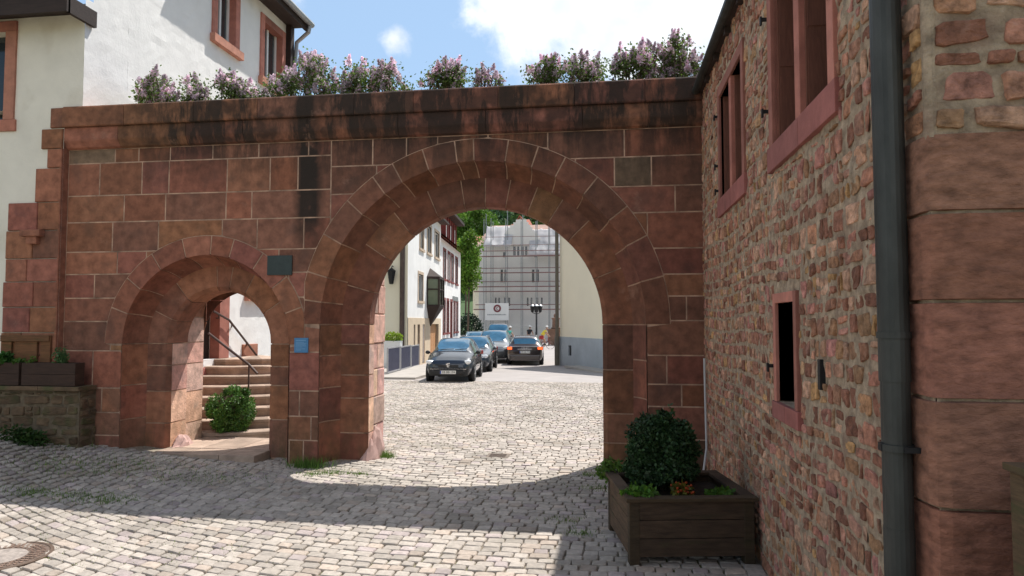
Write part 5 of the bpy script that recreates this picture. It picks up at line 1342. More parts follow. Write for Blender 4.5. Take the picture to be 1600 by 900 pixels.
def scaffold_house():
    Y = 75; zg = -.4
    X0, X1 = at(748, 450, Y).x, at(880, 450, Y).x + 2.5
    ze = at(765, 383, Y).z
    root = thing('scaffolded_house', (X0, Y, zg), 'large grey gabled house behind scaffolding, netting and white roof sheeting at the street end', 'house')
    f = MB()
    def Wn(px0, px1, y0, y1): a = at(px0, y1, Y); b = at(px1, y0, Y); return (a.x-X0, a.z-zg, b.x-X0, b.z-zg)
    ws = []
    for (a, b, c, d) in ((802, 806, 385, 399), (808, 811.5, 385, 399), (815, 818.5, 385, 399), (820.5, 824, 385, 399), (782, 786, 421, 441), (788, 791.5, 421, 441), (831, 835, 421, 441), (838, 842, 421, 441), (773, 776, 465, 478), (778.5, 781.5, 465, 478), (788, 791, 465, 478), (794, 797, 465, 478), (823, 826, 465, 478), (829, 832, 465, 478), (838, 841, 465, 478), (845, 848, 465, 478), (786, 790, 394, 402), (835, 839, 394, 402)): ws.append(Wn(a, b, c, d))
    # stepped in gable outline
    gl, gr, gt = at(775, 383, Y).x-X0, at(852, 383, Y).x-X0, at(812, 343, Y).z-zg
    def topf(u):
        e = ze-zg
        if gl < u < gr: return min(gt, e + min((u-gl), (gr-u))*1.25)
        return e
    holes_sheet(f, (X0, Y, zg), (1,0,0), X1-X0, gt, ws, (0,-1,0), .2, cell=.3, topfn=topf)
    f.build('facade', M['greyfacade'], root)
    for w_ in ws: bldg_win(root, (X0, Y, zg), (1,0,0), (0,-1,0), *w_, 'greyfacade', fr=.05, proud=.02, depth=.19, panes=False)
    r = MB(); zr = at(812, 346, Y).z
    r.add([(X0-.5, Y-.2, ze-.1), (X1, Y-.2, ze-.1), (X1, Y+5, zr+.3), (X0+.7, Y+5, zr+.3)], [(0,1,2,3)])
    r.build('roof', M['tilepale'], root)
    # white sheeting hung over the roof scaffold: rippled sheets of real thickness
    for (a, b, y0, y1, yy) in ((756, 799, 348, 384, -1.2), (826, 876, 352, 398, -1.2)):
        s = MB(); V = []; F = []; nx, nz_ = 40, 24
        A_, B_ = at(a, y1, Y+yy), at(b, y0, Y+yy)
        for j in range(nz_+1):
            for i in range(nx+1):
                x = A_.x+(B_.x-A_.x)*i/nx; z = A_.z+(B_.z-A_.z)*j/nz_; sag = .35*abs(math.sin(i/nx*math.pi*3))*(1 if j == nz_ else .5 if j == 0 else 0)
                V.append((x, Y+yy+.14*noise.noise(Vector((x*1.4, z*1.2, 1)))+j*.09, z - sag*.6))
        for j in range(nz_):
            for i in range(nx): q = j*(nx+1)+i; F.append((q, q+1, q+nx+2, q+nx+1))
        s.add(V, F); o = s.build('roof_sheeting', M['sheet'], root, smooth=True)
        md = o.modifiers.new('t', 'SOLIDIFY'); md.thickness = .02
    rr = thing('scaffold', (X0, Y-1.5, zg), 'tube scaffold with reddish decks and grey netting in front of the gabled house', 'scaffold')
    t = MB(); xs = [at(p, 450, Y-1.5).x for p in (757, 768, 791, 815, 838, 858, 869)]
    for x in xs:
        for yy in (-1.86, -.5): t.tube([(x, Y+yy, zg), (x, Y+yy, zr+U(-.3, 1.2))], .045, 5, cap=False)
    t.build('poles', M['zinc'], rr)
    dk = MB()
    for py in (400, 426, 447.5, 455, 483): z = at(800, py, Y-1.6).z; dk.box(X0-.2, Y-1.65, z-.03, X1, Y-1.1, z+.03); dk.box(X0-.2, Y-1.90, z-.09, X1, Y-1.84, z+.02)
    for py in (392, 419, 440, 476): z = at(800, py, Y-1.7).z; dk.tube([(X0, Y-1.88, z), (X1, Y-1.88, z)], .04, 5)
    for py in (383, 370): z = at(800, py, Y-1.6).z; dk.tube([(X0+1, Y-1.68, z), (X1, Y-1.68, z)], .03, 5)
    dk.build('decks', M['deck'], rr)
    n = MB(); V = []; F = []; nx, nz_ = 60, 30; xa = at(742, 450, Y-1.75).x
    zt = at(800, 384, Y).z
    for j in range(nz_+1):
        for i in range(nx+1):
            x = xa+(X1-xa)*i/nx; z = zg+1.6+(zt-zg-1.6)*j/nz_; V.append((x, Y-1.78+.10*noise.noise(Vector((x*.7, z*.7, 5))), z))
    for j in range(nz_):
        for i in range(nx): q = j*(nx+1)+i; F.append((q, q+1, q+nx+2, q+nx+1))
    n.add(V, F); n.build('netting', M['net'], rr, smooth=True)
    # banner
    b = thing('site_banner', at(777, 488, Y-2.0), 'white site banner with a dark red ring emblem hung on the scaffold', 'banner')
    A_, B_ = at(758, 500.5, Y-2), at(795, 473.5, Y-2)
    m = MB(); m.bbox(A_.x, Y-2.03, A_.z, B_.x, Y-2, B_.z, .01); m.build('sheet', M['banner'], b)
    c = at(777, 482, Y-2.04); m = MB(); Mx = Matrix.Translation((c.x, Y-2.035, c.z)) @ Matrix.Rotation(R(90), 4, 'X')
    V = []; F = []
    for i in range(33):
        a_ = 2*math.pi*i/32
        for r_ in (.22, .42): V.append(Mx @ Vector((r_*math.cos(a_), r_*math.sin(a_), .012)))
    for i in range(32): F.append((i*2, i*2+1, i*2+3, i*2+2))
    m.add(V, F); V = []; F = []
    for i in range(15):
        a_ = R(50) + R(260)*i/14
        for r_ in (.07, .14): V.append(Mx @ Vector((r_*math.cos(a_), r_*math.sin(a_), .012)))
    for i in range(14): F.append((i*2, i*2+1, i*2+3, i*2+2))
    m.add(V, F); m.build('emblem', M['darkred'], b)
    m = MB(); x = A_.x+.25; z = at(777, 491.5, Y-2).z
    while x < B_.x-.25:
        wv = U(.06, .16); m.box(x, Y-2.04, z-.07, min(x+wv, B_.x-.2), Y-2.031, z+U(.03,.07)); x += wv+.035
    m.build('lettering', M['zinc'], b)
    # small red roofed house behind
    Yb = 95
    h = thing('red_roofed_house', at(815, 352, Yb), 'small red tiled gable roof rising behind the scaffolded house', 'house')
    a, b_, c, e, g_ = at(797, 352, Yb), at(832, 352, Yb), at(813, 337, Yb), at(804, 352, Yb), at(823, 352, Yb)
    m = MB(); 
    m.add([a, Vector((a.x+1.5, Yb+5, c.z+.2)), Vector((b_.x-1, Yb+5, c.z+.2)), b_], [(3,2,1,0)])
    for s in (-1, 1):
        q = e if s < 0 else g_
        m.add([Vector((q.x, Yb-.8, q.z)), Vector((c.x, Yb-.8, c.z)), Vector((c.x, Yb+4, c.z)), Vector((q.x, Yb+4, q.z))], [(0,1,2,3)])
        m.add([Vector((q.x, Yb-.8, q.z-.25)), Vector((c.x, Yb-.8, c.z-.25)), Vector((c.x, Yb-.8, c.z)), Vector((q.x, Yb-.8, q.z))], [(0,1,2,3)])
    m.build('roof', M['tile'], h)
    m = MB(); m.add([Vector((e.x+.2, Yb-.4, e.z-.1)), Vector((g_.x-.2, Yb-.4, g_.z-.1)), Vector((c.x, Yb-.4, c.z-.35))], [(0,1,2)]); m.box(a.x+.5, Yb-.1, -1, b_.x-.5, Yb+8, a.z-.05); m.build('wall', M['cream'], h)
    # orange tiled annex at left with its scaffold corner
    Yc = 78; h = thing('tiled_annex', at(745, 384, Yc), 'low annex with a pinkish orange tiled roof left of the scaffolded house', 'house')
    a, b_, c, e = at(735, 384, Yc), at(768, 384, Yc), at(768, 369, Yc+4), at(738, 369, Yc+4)
    m = MB(); m.add([a, b_, c, e], [(0,1,2,3)]); m.build('roof', M['tile'], h)
    m = MB(); m.box(a.x+.3, Yc+.1, zg, b_.x, Yc+6, a.z-.05); m.box(a.x, Yc-.02, a.z-.35, b_.x, Yc+.1, a.z-.02); m.build('wall', M['cream'], h)
    # low plinth and stone pillar
    Yp = 62; a = at(857, 520, Yp); b_ = at(880, 520, Yp); z = at(860, 514, Yp).z
    h = thing('sandstone_pillar', at(868, 520, Yp), 'weathered brown stone pillar with a ball finial on a low base, beside the cream house corner', 'pillar')
    m = MB(); m.bbox(a.x, Yp-.6, zg, b_.x, Yp+.8, z, .04); m.bbox(a.x-.1, Yp-.7, z-.12, b_.x+.1, Yp+.9, z, .03); m.build('base', M['pillar'], h)
    c = at(868.5, 510, Yp); m = MB(); m.lathe([(.42,0),(.45,.12),(.34,.18),(.32,.85),(.40,.92),(.40,1.0),(.15,1.06)], (c.x, Yp, z), 20); m.build('shaft', M['pillar'], h)
    m = MB(); m.ell((c.x, Yp, z+1.2), (.2,.2,.22), 14, 10); m.build('finial', M['pillar'], h)
    # lamp
    Yl = 58; p = at(838, 500, Yl); h = thing('street_lamp', (p.x, Yl, zg), 'street lamp with a cluster of dark lanterns in front of the scaffold', 'street lamp')
    zt = at(838, 489, Yl).z
    m = MB(); m.lathe([(.17,0),(.17,.3),(.10,.5),(.08,1.2),(.11,1.25),(.07,1.3),(.05,zt-zg)], (p.x, Yl, zg), 12); m.build('pole', M['iron'], h)
    for (dx, dy) in ((-.34, 0), (.34, 0), (0, -.34), (0, .34)):
        q = Vector((p.x+dx, Yl+dy, zt+.05))
        m = MB(); m.lathe([(.08,0),(.12,.05),(.19,.5),(.20,.52)], q, 8); m.tube([(p.x, Yl, zt-.1), (q.x, q.y, q.z-.02), q], .03, 6); b = m.build('lantern', M['iron'], h)
        m = MB(); m.lathe([(.23,.52),(.21,.56),(.05,.68)], q, 10); m.build('lantern_cap', M['zinc'], b)
def trees():
    def tree(name, px, Y, y_top, y_bot, r_, lab, tone, n, size, trunk=True, mat_='treeleaf', zb=-.4, ncl=45):
        t = at(px, y_top, Y); b = at(px, y_bot, Y); c = (t+b)/2; h = (t.z-b.z)/2
        r = thing(name, (c.x, Y, zb), lab, 'tree')
        m = MB(); leaf_cloud(m, c, (r_, r_, h), n, size, tone, shell=.3, clumps=ncl, cr=.38, tvar=.3); m.build('crown', M[mat_], r)
        m = MB(); m.tube([(c.x, Y, zb), (c.x+.1, Y, zb+(c.z-zb)*.6), (c.x, Y, c.z+h*.5)], [.10, .08, .04], 8)
        for k in range(7): a = U(0, 6.28); z0 = c.z-h*U(.2, .7); m.tube([(c.x, Y, z0), (c.x+math.cos(a)*r_*.4, Y+math.sin(a)*r_*.4, z0+h*.4), (c.x+math.cos(a)*r_*.75, Y+math.sin(a)*r_*.75, z0+h*.8)], [.05, .04, .02], 5)
        m.build('trunk', M['stem'], r)
    tree('street_tree', 731, 56, 368, 448, 1.15, 'bright green tree standing beside the end of the white houses', (1.1,1.05,.8), 9000, .22)
    tree('slender_tree', 727, 66, 372, 420, 1.1, 'yellow green slender tree top between the street tree and the hill', (1.5,1.3,.8), 2500, .22)
    tree('broad_tree', 741, 110, 329, 376, 3.3, 'broad rounded pale green tree on the slope behind the scaffolded house', (.9,.9,.75), 9000, .42, ncl=60)
    # woodland on the hill: one mass
    w_ = MB()
    for i in range(150):
        y = U(130, 240); px = U(700, 905); k = (y-100)/240
        p = Vector((at(px, 450, y).x, y, -.6 + 95*max(0, k)**1.25 + 3)); rr = U(3.5, 6)
        t = U(.6, 1.4); hue = random.choice(((1,1,1), (.5,.65,.8), (1.3,1.2,.7)))
        leaf_cloud(w_, p, (rr, rr, rr*1.1), 420, 1.1, tuple(a*t for a in hue), shell=.6, clumps=10, cr=.5)
    tag(w_.build('woodland', M['woodleaf']), 'distant wooded hillside behind the houses', 'wood', kind='stuff')
    # street background fence and greenery left of the scaffold
    g = MB(); p = at(733, 490, 62)
    leaf_cloud(g, (p.x, 62, 1.0), (1.3, .8, 1.6), 2500, .2, (.6,.7,.9), shell=.3); tag(g.build('shrub', M['darkleaf']), 'dark shrub in shade below the street tree', 'shrub')
M['sandframe'] = mat('sand window stone', (0.55, 0.43, 0.32), 0.85, 0.1, 4, 0.1, 30)
M['beigewin'] = M['sandframe']
M['glassgreen'] = mat('greenish oriel glass', (0.16, 0.19, 0.13), 0.1, 0.15, 2, 0, 1, spec=0.8)
M['fence'] = mat('blue grey slats', (0.055, 0.058, 0.10), 0.6, 0.15, 5, 0, 1)
M['fencegrey'] = mat('grey galvanised frame', (0.40, 0.40, 0.42), 0.5, 0.1, 5, 0, 1, metal=.4)
M['zincdark'] = mat('brown grey downpipe', (0.12, 0.105, 0.08), 0.5, 0.15, 5, 0, 1)
M['greyfacade'] = mat('pale grey facade', (0.80, 0.78, 0.74), 0.9, 0.06, .6, 0.1, 10)
M['tilepale'] = mat('pale pink roof', (0.42, 0.28, 0.23), 0.9, 0.15, .8, 0.2, 8)
M['sheet'] = mat('white sheeting', (0.66, 0.65, 0.66), 0.6, 0.08, .8, 0.2, 6, trans=.25)
M['deck'] = mat('reddish scaffold planks', (0.22, 0.12, 0.11), 0.85, 0.15, 2, 0.1, 10)
M['banner'] = mat('white banner', (0.80, 0.79, 0.77), 0.6, 0.02, 2, 0, 1)
M['darkred'] = mat('dark red print', (0.20, 0.05, 0.06), 0.6, 0.05, 2, 0, 1)
M['pillar'] = mat('brown weathered stone', (0.20, 0.12, 0.085), 0.9, 0.3, 3, 0.3, 12)
M['chrome'] = mat('chrome', (0.75, 0.76, 0.78), 0.18, 0.02, 2, 0, 1, metal=.9)
def net_material():
    m = bpy.data.materials.new('grey netting'); m.use_nodes = True; t = m.node_tree; b = t.nodes['Principled BSDF']
    b.inputs['Base Color'].default_value = (.70, .70, .70, 1); b.inputs['Roughness'].default_value = .9
    tr = t.nodes.new('ShaderNodeBsdfTransparent'); mxs = t.nodes.new('ShaderNodeMixShader'); n = t.nodes.new('ShaderNodeTexNoise'); n.inputs['Scale'].default_value = .35
    tcn = t.nodes.new('ShaderNodeTexCoord'); t.links.new(tcn.outputs['Object'], n.inputs['Vector'])
    r = t.nodes.new('ShaderNodeMapRange'); r.inputs['To Min'].default_value = .10; r.inputs['To Max'].default_value = .24; t.links.new(n.outputs['Fac'], r.inputs['Value'])
    t.links.new(r.outputs[0], mxs.inputs[0]); t.links.new(tr.outputs[0], mxs.inputs[1]); t.links.new(b.outputs[0], mxs.inputs[2]); t.links.new(mxs.outputs[0], t.nodes['Material Output'].inputs[0]); return m
M['net'] = net_material()
left_row(); fence_and_box(); right_cream(); scaffold_house(); trees()
# ------------------------------------------------------------------ CARS
M['tyre'] = mat('tyre rubber', (0.015, 0.015, 0.016), 0.9, 0.1, 5, 0, 1)
M['rim'] = mat('alloy rim', (0.45, 0.46, 0.47), 0.3, 0.05, 5, 0, 1, metal=.8)
M['cglass'] = mat('car glass with painted sky', (0.04, 0.13, 0.22), 0.03, 0.25, 3, 0, 1, spec=1.0, coat=1.0)  # blue of the sky reflection is put into the glass colour
M['plastic'] = mat('black bumper plastic', (0.022, 0.023, 0.025), 0.55, 0.1, 5, 0, 1)
M['lens'] = mat('clear headlight', (0.72, 0.74, 0.76), 0.12, 0.15, 14, 0, 1, spec=.9, coat=.8)
M['plate'] = mat('number plate', (0.75, 0.75, 0.72), 0.5, 0.02, 5, 0, 1)
M['plateink'] = mat('plate lettering', (0.02, 0.02, 0.02), 0.6, 0.02, 5, 0, 1)
M['plateblue'] = mat('plate blue band', (0.03, 0.08, 0.35), 0.6, 0.02, 5, 0, 1)
def emis(name, c, s):
    m = bpy.data.materials.new(name); m.use_nodes = True; b = m.node_tree.nodes['Principled BSDF']; b.inputs['Base Color'].default_value = (*c, 1); b.inputs['Emission Color'].default_value = (*c, 1); b.inputs['Emission Strength'].default_value = s; b.inputs['Roughness'].default_value = .2; return m
M['brake'] = emis('lit brake light', (1.0, .13, .03), 1.3)
M['redlens'] = mat('red lens', (0.35, 0.02, 0.015), 0.15, 0.1, 9, 0, 1, spec=.8, coat=.6)
def paint(name, c): return mat(name, c, 0.28, 0.04, 3, 0, 1, metal=.35, coat=1.0, spec=.6)
def cr_(p0, p1, p2, p3, t): return .5*((2*p1)+(-p0+p2)*t+(2*p0-5*p1+4*p2-p3)*t*t+(-p0+3*p1-3*p2+p3)*t**3)
def car(name, loc, rz, L_, W_, H_, label, body, style='hatch', rear=False, plate='EB BB 194', group='cars parked along the left side of the street'):
    """front of the car faces local -y; stations run from the front to the tail"""
    root = thing(name, (0,0,0), label, 'car', group)
    hood = .30 if style != 'mpv' else .22
    b, t = H_*.62, H_
    # (s along length 0..1, z belt/hood edge, z top centre, half width belt, half width top, z sill)
    if style == 'wagon': key = [(0,.62,.66,.72,.60,.34),(.03,.68,.73,.88,.66,.24),(.12,.76,.84,.97,.70,.22),(.27,.87,.95,1,.72,.20),(.30,.89,1.0,1,.72,.20),(.44,.92,t-.02,1,.66,.20),(.55,.93,t,1,.66,.20),(.75,.94,t-.01,1,.65,.20),(.88,.95,t-.06,.98,.63,.22),(.965,.95,1.0,.95,.66,.25),(1,.90,.93,.86,.66,.34)]
    elif style == 'mpv': key = [(0,.70,.76,.74,.62,.36),(.03,.80,.86,.90,.66,.26),(.10,.90,.99,.98,.72,.24),(.20,.98,1.08,1,.74,.22),(.24,1.0,1.13,1,.72,.22),(.40,1.02,t-.02,1,.70,.22),(.55,1.02,t,1,.70,.22),(.80,1.03,t-.02,1,.69,.22),(.93,1.03,t-.08,.98,.67,.22),(.985,1.0,1.1,.95,.70,.26),(1,.92,.96,.88,.66,.34)]
    else: key = [(0,.60,.64,.66,.52,.36),(.025,.68,.73,.84,.60,.24),(.10,.78,.86,.95,.68,.22),(.22,.88,.98,.99,.72,.20),(.25,.90,1.03,1,.70,.20),(.43,.93,t-.03,1,.66,.20),(.55,.94,t,1,.66,.20),(.75,.95,t-.03,1,.64,.20),(.88,.96,t-.13,.98,.62,.22),(.97,.95,1.0,.94,.64,.26),(1,.88,.92,.86,.62,.36)]
    K = [key[0]] + key + [key[-1]]
    st = []
    for i in range(1, len(K)-2):
        n = 5 if .1 < K[i][0] else 4
        for j in range(n):
            tt = j/n; st.append(tuple(cr_(K[i-1][c], K[i][c], K[i+1][c], K[i+2][c], tt) if c else K[i][0]+(K[i+1][0]-K[i][0])*tt for c in range(6)))
    st.append(K[-1])
    hw = W_/2; secs = []
    for (s, zb, zt, wb, wt, zs) in st:
        wb *= hw; wt *= hw; y = -L_/2 + s*L_
        half = [(0,zs),(wb*.80,zs),(wb*.94,zs+.05),(wb*.99,zs+.16),(wb*1.005,(zs+zb)/2),(wb*.985,zb-.10),(wb*.965,zb-.02),(wb*.94,zb)]
        gh = max(0.0, zt-zb)
        k = min(1, gh/.35)
        up = [(wb*.94*(1-.33)+wt*.33, zb+gh*.34), (wb*.94*.34+wt*.66, zb+gh*.67), (wt, zb+gh*(.90)), (wt*.86, zb+gh*.965), (wt*.5, zt-.004), (0, zt)]
        if k < .6: up = [(wb*.86, zb+gh*.45), (wb*.74, zb+gh*.72), (wb*.60, zb+gh*.86), (wb*.45, zb+gh*.94), (wb*.25, zt-.003), (0, zt)]
        pr = half + up; full = [(x, z) for x, z in pr] + [(-x, z) for x, z in pr[-2:0:-1]]
        secs.append([Vector((x, y, z)) for x, z in full])
    n = len(secs[0]); V = [p for s in secs for p in s]
    bd = MB(); gl = {'windscreen': [], 'rear_window': [], 'side_window': []}
    sA, sB = key[4][0], key[5][0]; sC, sD = key[8][0], key[9][0]
    F = []
    for i in range(len(secs)-1):
        s = (st[i][0]+st[i+1][0])/2
        for k in range(n):
            kk = k if k < 14 else n-1-k
            f = (i*n+k, i*n+(k+1)%n, (i+1)*n+(k+1)%n, (i+1)*n+k); ks = k if k < 13 else n-1-k
            dst = None
            if 10 <= ks <= 13 and sA+.005 < s < sB-.012: dst = 'windscreen'
            elif 10 <= ks <= 13 and sC+.012 < s < sD-.01: dst = 'rear_window'
            elif 7 <= ks <= 9 and sB-.05 < s < sC+.01 and abs(s-.56) > .012: dst = 'side_window'
            (gl[dst] if dst else F).append(f)
    F.append(tuple(range(n))[::-1]); F.append(tuple((len(secs)-1)*n+k for k in range(n)))
    bd.add(V, F); bo = bd.build('body', body, root, smooth=True)
    for nm, fs in gl.items():
        if not fs: continue
        groups = [fs] if nm != 'side_window' else [[f for f in fs if V[f[0]].x+V[f[2]].x > 0 and V[f[0]].y < L_*.06], [f for f in fs if V[f[0]].x+V[f[2]].x <= 0 and V[f[0]].y < L_*.06], [f for f in fs if V[f[0]].x+V[f[2]].x > 0 and V[f[0]].y >= L_*.06], [f for f in fs if V[f[0]].x+V[f[2]].x <= 0 and V[f[0]].y >= L_*.06]]
        for g in groups:
            if not g: continue
            idx = {}; vv = []; ff = []
            for f in g:
                q = []
                for a in f:
                    if a not in idx: idx[a] = len(vv); vv.append(V[a])
                    q.append(idx[a])
                ff.append(q)
            m = MB(); m.add(vv, ff); m.build(nm, M['cglass'], root, smooth=True)
    # wheels
    for sx in (-1, 1):
        for yy in (-L_/2+L_*.19, L_/2-L_*.20):
            Mx = Matrix.Translation((sx*(hw-.10), yy, .31)) @ Matrix.Rotation(R(90)*sx, 4, 'Y')
            m = MB(); m.lathe([(.20,-.10),(.29,-.10),(.31,-.07),(.31,.07),(.29,.115),(.21,.115)], n=28, M=Mx); wh = m.build('wheel', M['tyre'], root, smooth=False)
            m = MB(); m.lathe([(.205,.095),(.20,.118),(.17,.10),(.05,.105),(.045,.12)], n=20, M=Mx)
            for k in range(5): m.box(.04, -.022, .10, .19, .022, .118, M=Mx @ Matrix.Rotation(2*math.pi*k/5, 4, 'Z'))
            m.build('rim', M['rim'], wh)
            m = MB(); m.lathe([(.345,.02),(.355,.102),(.31,.104)], n=28, M=Mx); m.build('wheel_arch', M['plastic'], root)
    # front
    yf = -L_/2
    def onf(x, z, d=0.0):  # approximate front skin position
        best = None
        for i in range(len(secs)-1):
            pass
        k = abs(x)/hw; return yf + .02 + max(0, k-.55)**2*1.1 - d
    lw = .30 if style != 'mpv' else .28; zl = key[1][1]-.02
    for sx in (-1, 1):
        m = MB()
        cx_ = sx*hw*.70
        Mx = Matrix.Translation((cx_, onf(cx_, 0)+.10, zl-.00)) @ Matrix.Rotation(-sx*R(27), 4, 'Z') @ Matrix.Rotation(-sx*R(12), 4, 'Y') @ Matrix.Rotation(R(-28), 4, 'X')
        m.ell((0,0,0), (.215,.075,.085), 16, 10, M=Mx); m.build('headlight', M['lens'], root, smooth=True)
        m = MB(); mz = key[4][1]+.06; my = -L_/2+L_*(key[4][0]+.045)
        m.ell((sx*(hw+.07), my, mz), (.085,.05,.065), 12, 8); m.tube([(sx*(hw-.05), my+.02, mz-.04), (sx*(hw+.03), my, mz)], .02, 6); m.build('mirror', M['plastic'] if style == 'hatch' else body, root, smooth=True)
        m = MB(); Mx = Matrix.Translation((sx*hw*.80, L_/2-.03, key[9][1]-.10)) @ Matrix.Rotation(-sx*R(-18), 4, 'Z')
        m.bbox(-.19, -.06, -.075, .16, .045, .075, .03, M=Mx); tl = m.build('tail_light', M['redlens'], root, smooth=True)
        if rear:
            m = MB(); m.bbox(-.17, .04, -.06, .15, .056, .06, .01, M=Mx); m.build('lit_lamp', M['brake'], tl)
    m = MB(); m.bbox(-hw*.42, yf-.012, zl-.14, hw*.42, yf+.06, zl-.065, .015) if style == 'hatch' else m.bbox(-.32, yf-.015, .40, .32, yf+.05, zl-.02, .03)
    gr = m.build('grille', M['plastic'], root)
    m = MB(); m.bbox(-hw*.80, yf+.03, .24, hw*.80, yf+.16, .44, .03); m.bbox(-hw*.62, yf-.03, .30, hw*.62, yf+.08, .42, .02); m.build('bumper', M['plastic'], root)
    m = MB(); m.bbox(-hw*.84, L_/2-.14, .24, hw*.84, L_/2+.03, .52, .05); m.build('rear_bumper', body if rear else M['plastic'], root)
    m = MB()
    if style == 'hatch':  # chrome lion-like rampant badge: simplified upright figure
        for (x0, z0, x1, z1) in ((-.03,-.05,.0,.05),(.0,.03,.045,.055),(.0,-.01,.04,.012),(-.005,-.05,.03,-.03),(-.055,.0,-.03,.035)): m.bbox(x0*1.3, yf-.03, zl-.07+z0*1.3, x1*1.3, yf-.012, zl-.07+z1*1.3, .004)
        m.bbox(-hw*.75, yf+.0, .455, hw*.75, yf+.05, .47, .004)
    elif not rear:
        if style == 'wagon':
            for k in range(4):
                c = Vector((-.12+.08*k, yf-.025, zl-.10)); pts = [c+Vector((.05*math.cos(a*math.pi/8), 0, .05*math.sin(a*math.pi/8))) for a in range(17)]; m.tube(pts, .007, 5)
            for k in range(4): m.box(-.28, yf-.018, .44+.05*k, .28, yf-.014, .447+.05*k)
        else:
            m.lathe([(.09,-.012),(.09,.012),(.075,.014)], n=20, M=Matrix.Translation((0, yf-.02, zl-.12)) @ Matrix.Rotation(R(90), 4, 'X')); m.box(-.3, yf-.02, zl-.05, .3, yf-.014, zl-.035)
    else:
        yr = L_/2
        for k in range(4):
            c = Vector((-.12+.08*k, yr+.012, .86)); pts = [c+Vector((.045*math.cos(a*math.pi/8), 0, .045*math.sin(a*math.pi/8))) for a in range(17)]; m.tube(pts, .006, 5)
        m.bbox(-hw*.4, yr+.0, .80, hw*.4, yr+.012, .815, .003)
    m.build('emblem', M['chrome'], root)
    # plates
    for (yy, sgn) in ((yf-.045, 1), (L_/2+.045, -1)):
        z = .36 if sgn > 0 else (.66 if rear else .40)
        if sgn < 0 and not rear: continue
        if sgn > 0 and rear: continue
        if rear: yy = L_/2+.012
        Mx = Matrix.Translation((0, yy, z)) @ (Matrix.Identity(4) if sgn > 0 else Matrix.Rotation(math.pi, 4, 'Z'))
        m = MB(); m.bbox(-.26, -.004, -.055, .26, .01, .055, .003, M=Mx); po = m.build('number_plate', M['plate'], root)
        m = MB(); m.box(-.258, -.006, -.05, -.22, -.0045, .05, M=Mx); m.build('blue_band', M['plateblue'], po)
        c = bpy.data.curves.new('t', 'FONT'); c.body = plate; c.size = .098; c.align_x = 'CENTER'; c.align_y = 'CENTER'; c.extrude = .001
        to = bpy.data.objects.new('t', c); me = bpy.data.meshes.new_from_object(to); bpy.data.objects.remove(to); me.transform(Mx @ Matrix.Translation((.02, -.0062, 0)) @ Matrix.Rotation(R(90), 4, 'X')); me.materials.append(M['plateink'])
        o = bpy.data.objects.new('lettering', me); col.objects.link(o); o.parent = po; o.matrix_parent_inverse = Matrix()
    # wipers / roof rails
    if style != 'hatch':
        for sx in (-1, 1): m = MB(); m.tube([(sx*hw*.62, -L_*.04, t-.03), (sx*hw*.63, -L_*.02, t+.015), (sx*hw*.62, L_*.30, t+.01), (sx*hw*.60, L_*.34, t-.04)], .014, 6); m.build('roof_rail', M['chrome'], root)
    m = MB()
    yw = -L_/2+L_*(key[4][0]+.012)
    for (x0, x1) in ((-.45, .05), (.08, .5)): m.tube([(x0*hw/.8, yw+.02, key[4][2]+.03), (x1*hw/.8, yw+.05, key[4][2]+.05)], .010, 5)
    m.build('wiper', M['plastic'], root)
    root.location = loc; root.rotation_euler = (0, 0, rz)
    return root
P_BLACK = paint('black car paint', (.014,.020,.030)); P_BLUE = paint('dark blue grey car paint', (.020,.028,.040)); P_SILVER = paint('grey car paint', (.13,.14,.15)); P_GREEN = paint('dark grey car paint with red reflection', (.040,.028,.026)); P_NAVY = paint('navy car paint', (.02,.025,.05))  # bluish cast of black and red-brown cast of the estate are painted reflections
def row_x(px, Y): return at(px, 520, Y).x
RZ = -AZS
def place(px, Yf, L_): # centre of a car whose front bumper stands at Yf under column px
    x = row_x(px, Yf); return (x - math.sin(RZ)*L_/2, Yf + math.cos(RZ)*L_/2)
x, y = place(700.5, 21.9, 3.8); car('parked_car', (x, y, gz(0, y)), RZ, 3.8, 1.60, 1.43, 'nearest black hatchback facing the camera beside the slatted barrier', P_BLACK, 'hatch')
x, y = place(731, 27.3, 4.6); car('parked_car', (x, y, gz(0, y)), RZ, 4.6, 1.82, 1.46, 'dark blue grey estate car parked second, right behind the black hatchback', P_BLUE, 'wagon', plate='HD KL 207')
x, y = place(768, 34.8, 4.5); car('parked_car', (x, y, gz(0, y)), RZ, 4.5, 1.85, 1.66, 'grey people carrier parked third in the row', P_SILVER, 'mpv', plate='MA TS 418')
x, y = place(738, 44.0, 4.3); car('parked_car', (x, y, gz(0, y)), RZ, 4.3, 1.78, 1.5, 'dark hatchback parked beside the red windowed house, mostly hidden by nearer cars', P_NAVY, 'hatch', plate='HD M 32')
x, y = place(776, 50.0, 4.8); car('parked_car', (x, y, gz(0, y)), RZ, 4.8, 1.95, 1.95, 'tall dark van like car farthest away below the white banner', P_BLUE, 'mpv', plate='DA FR 55')
x = at(820, 540, 33.4).x; L_ = 4.6
car('estate_car', (x - math.sin(RZ)*L_/2, 33.4 + L_/2, gz(0, 35.7)), RZ + math.pi, L_, 1.80, 1.44, 'dark grey estate car driving away with its brake lights lit', P_GREEN, 'wagon', rear=True, plate='HD AE 716', group=None)
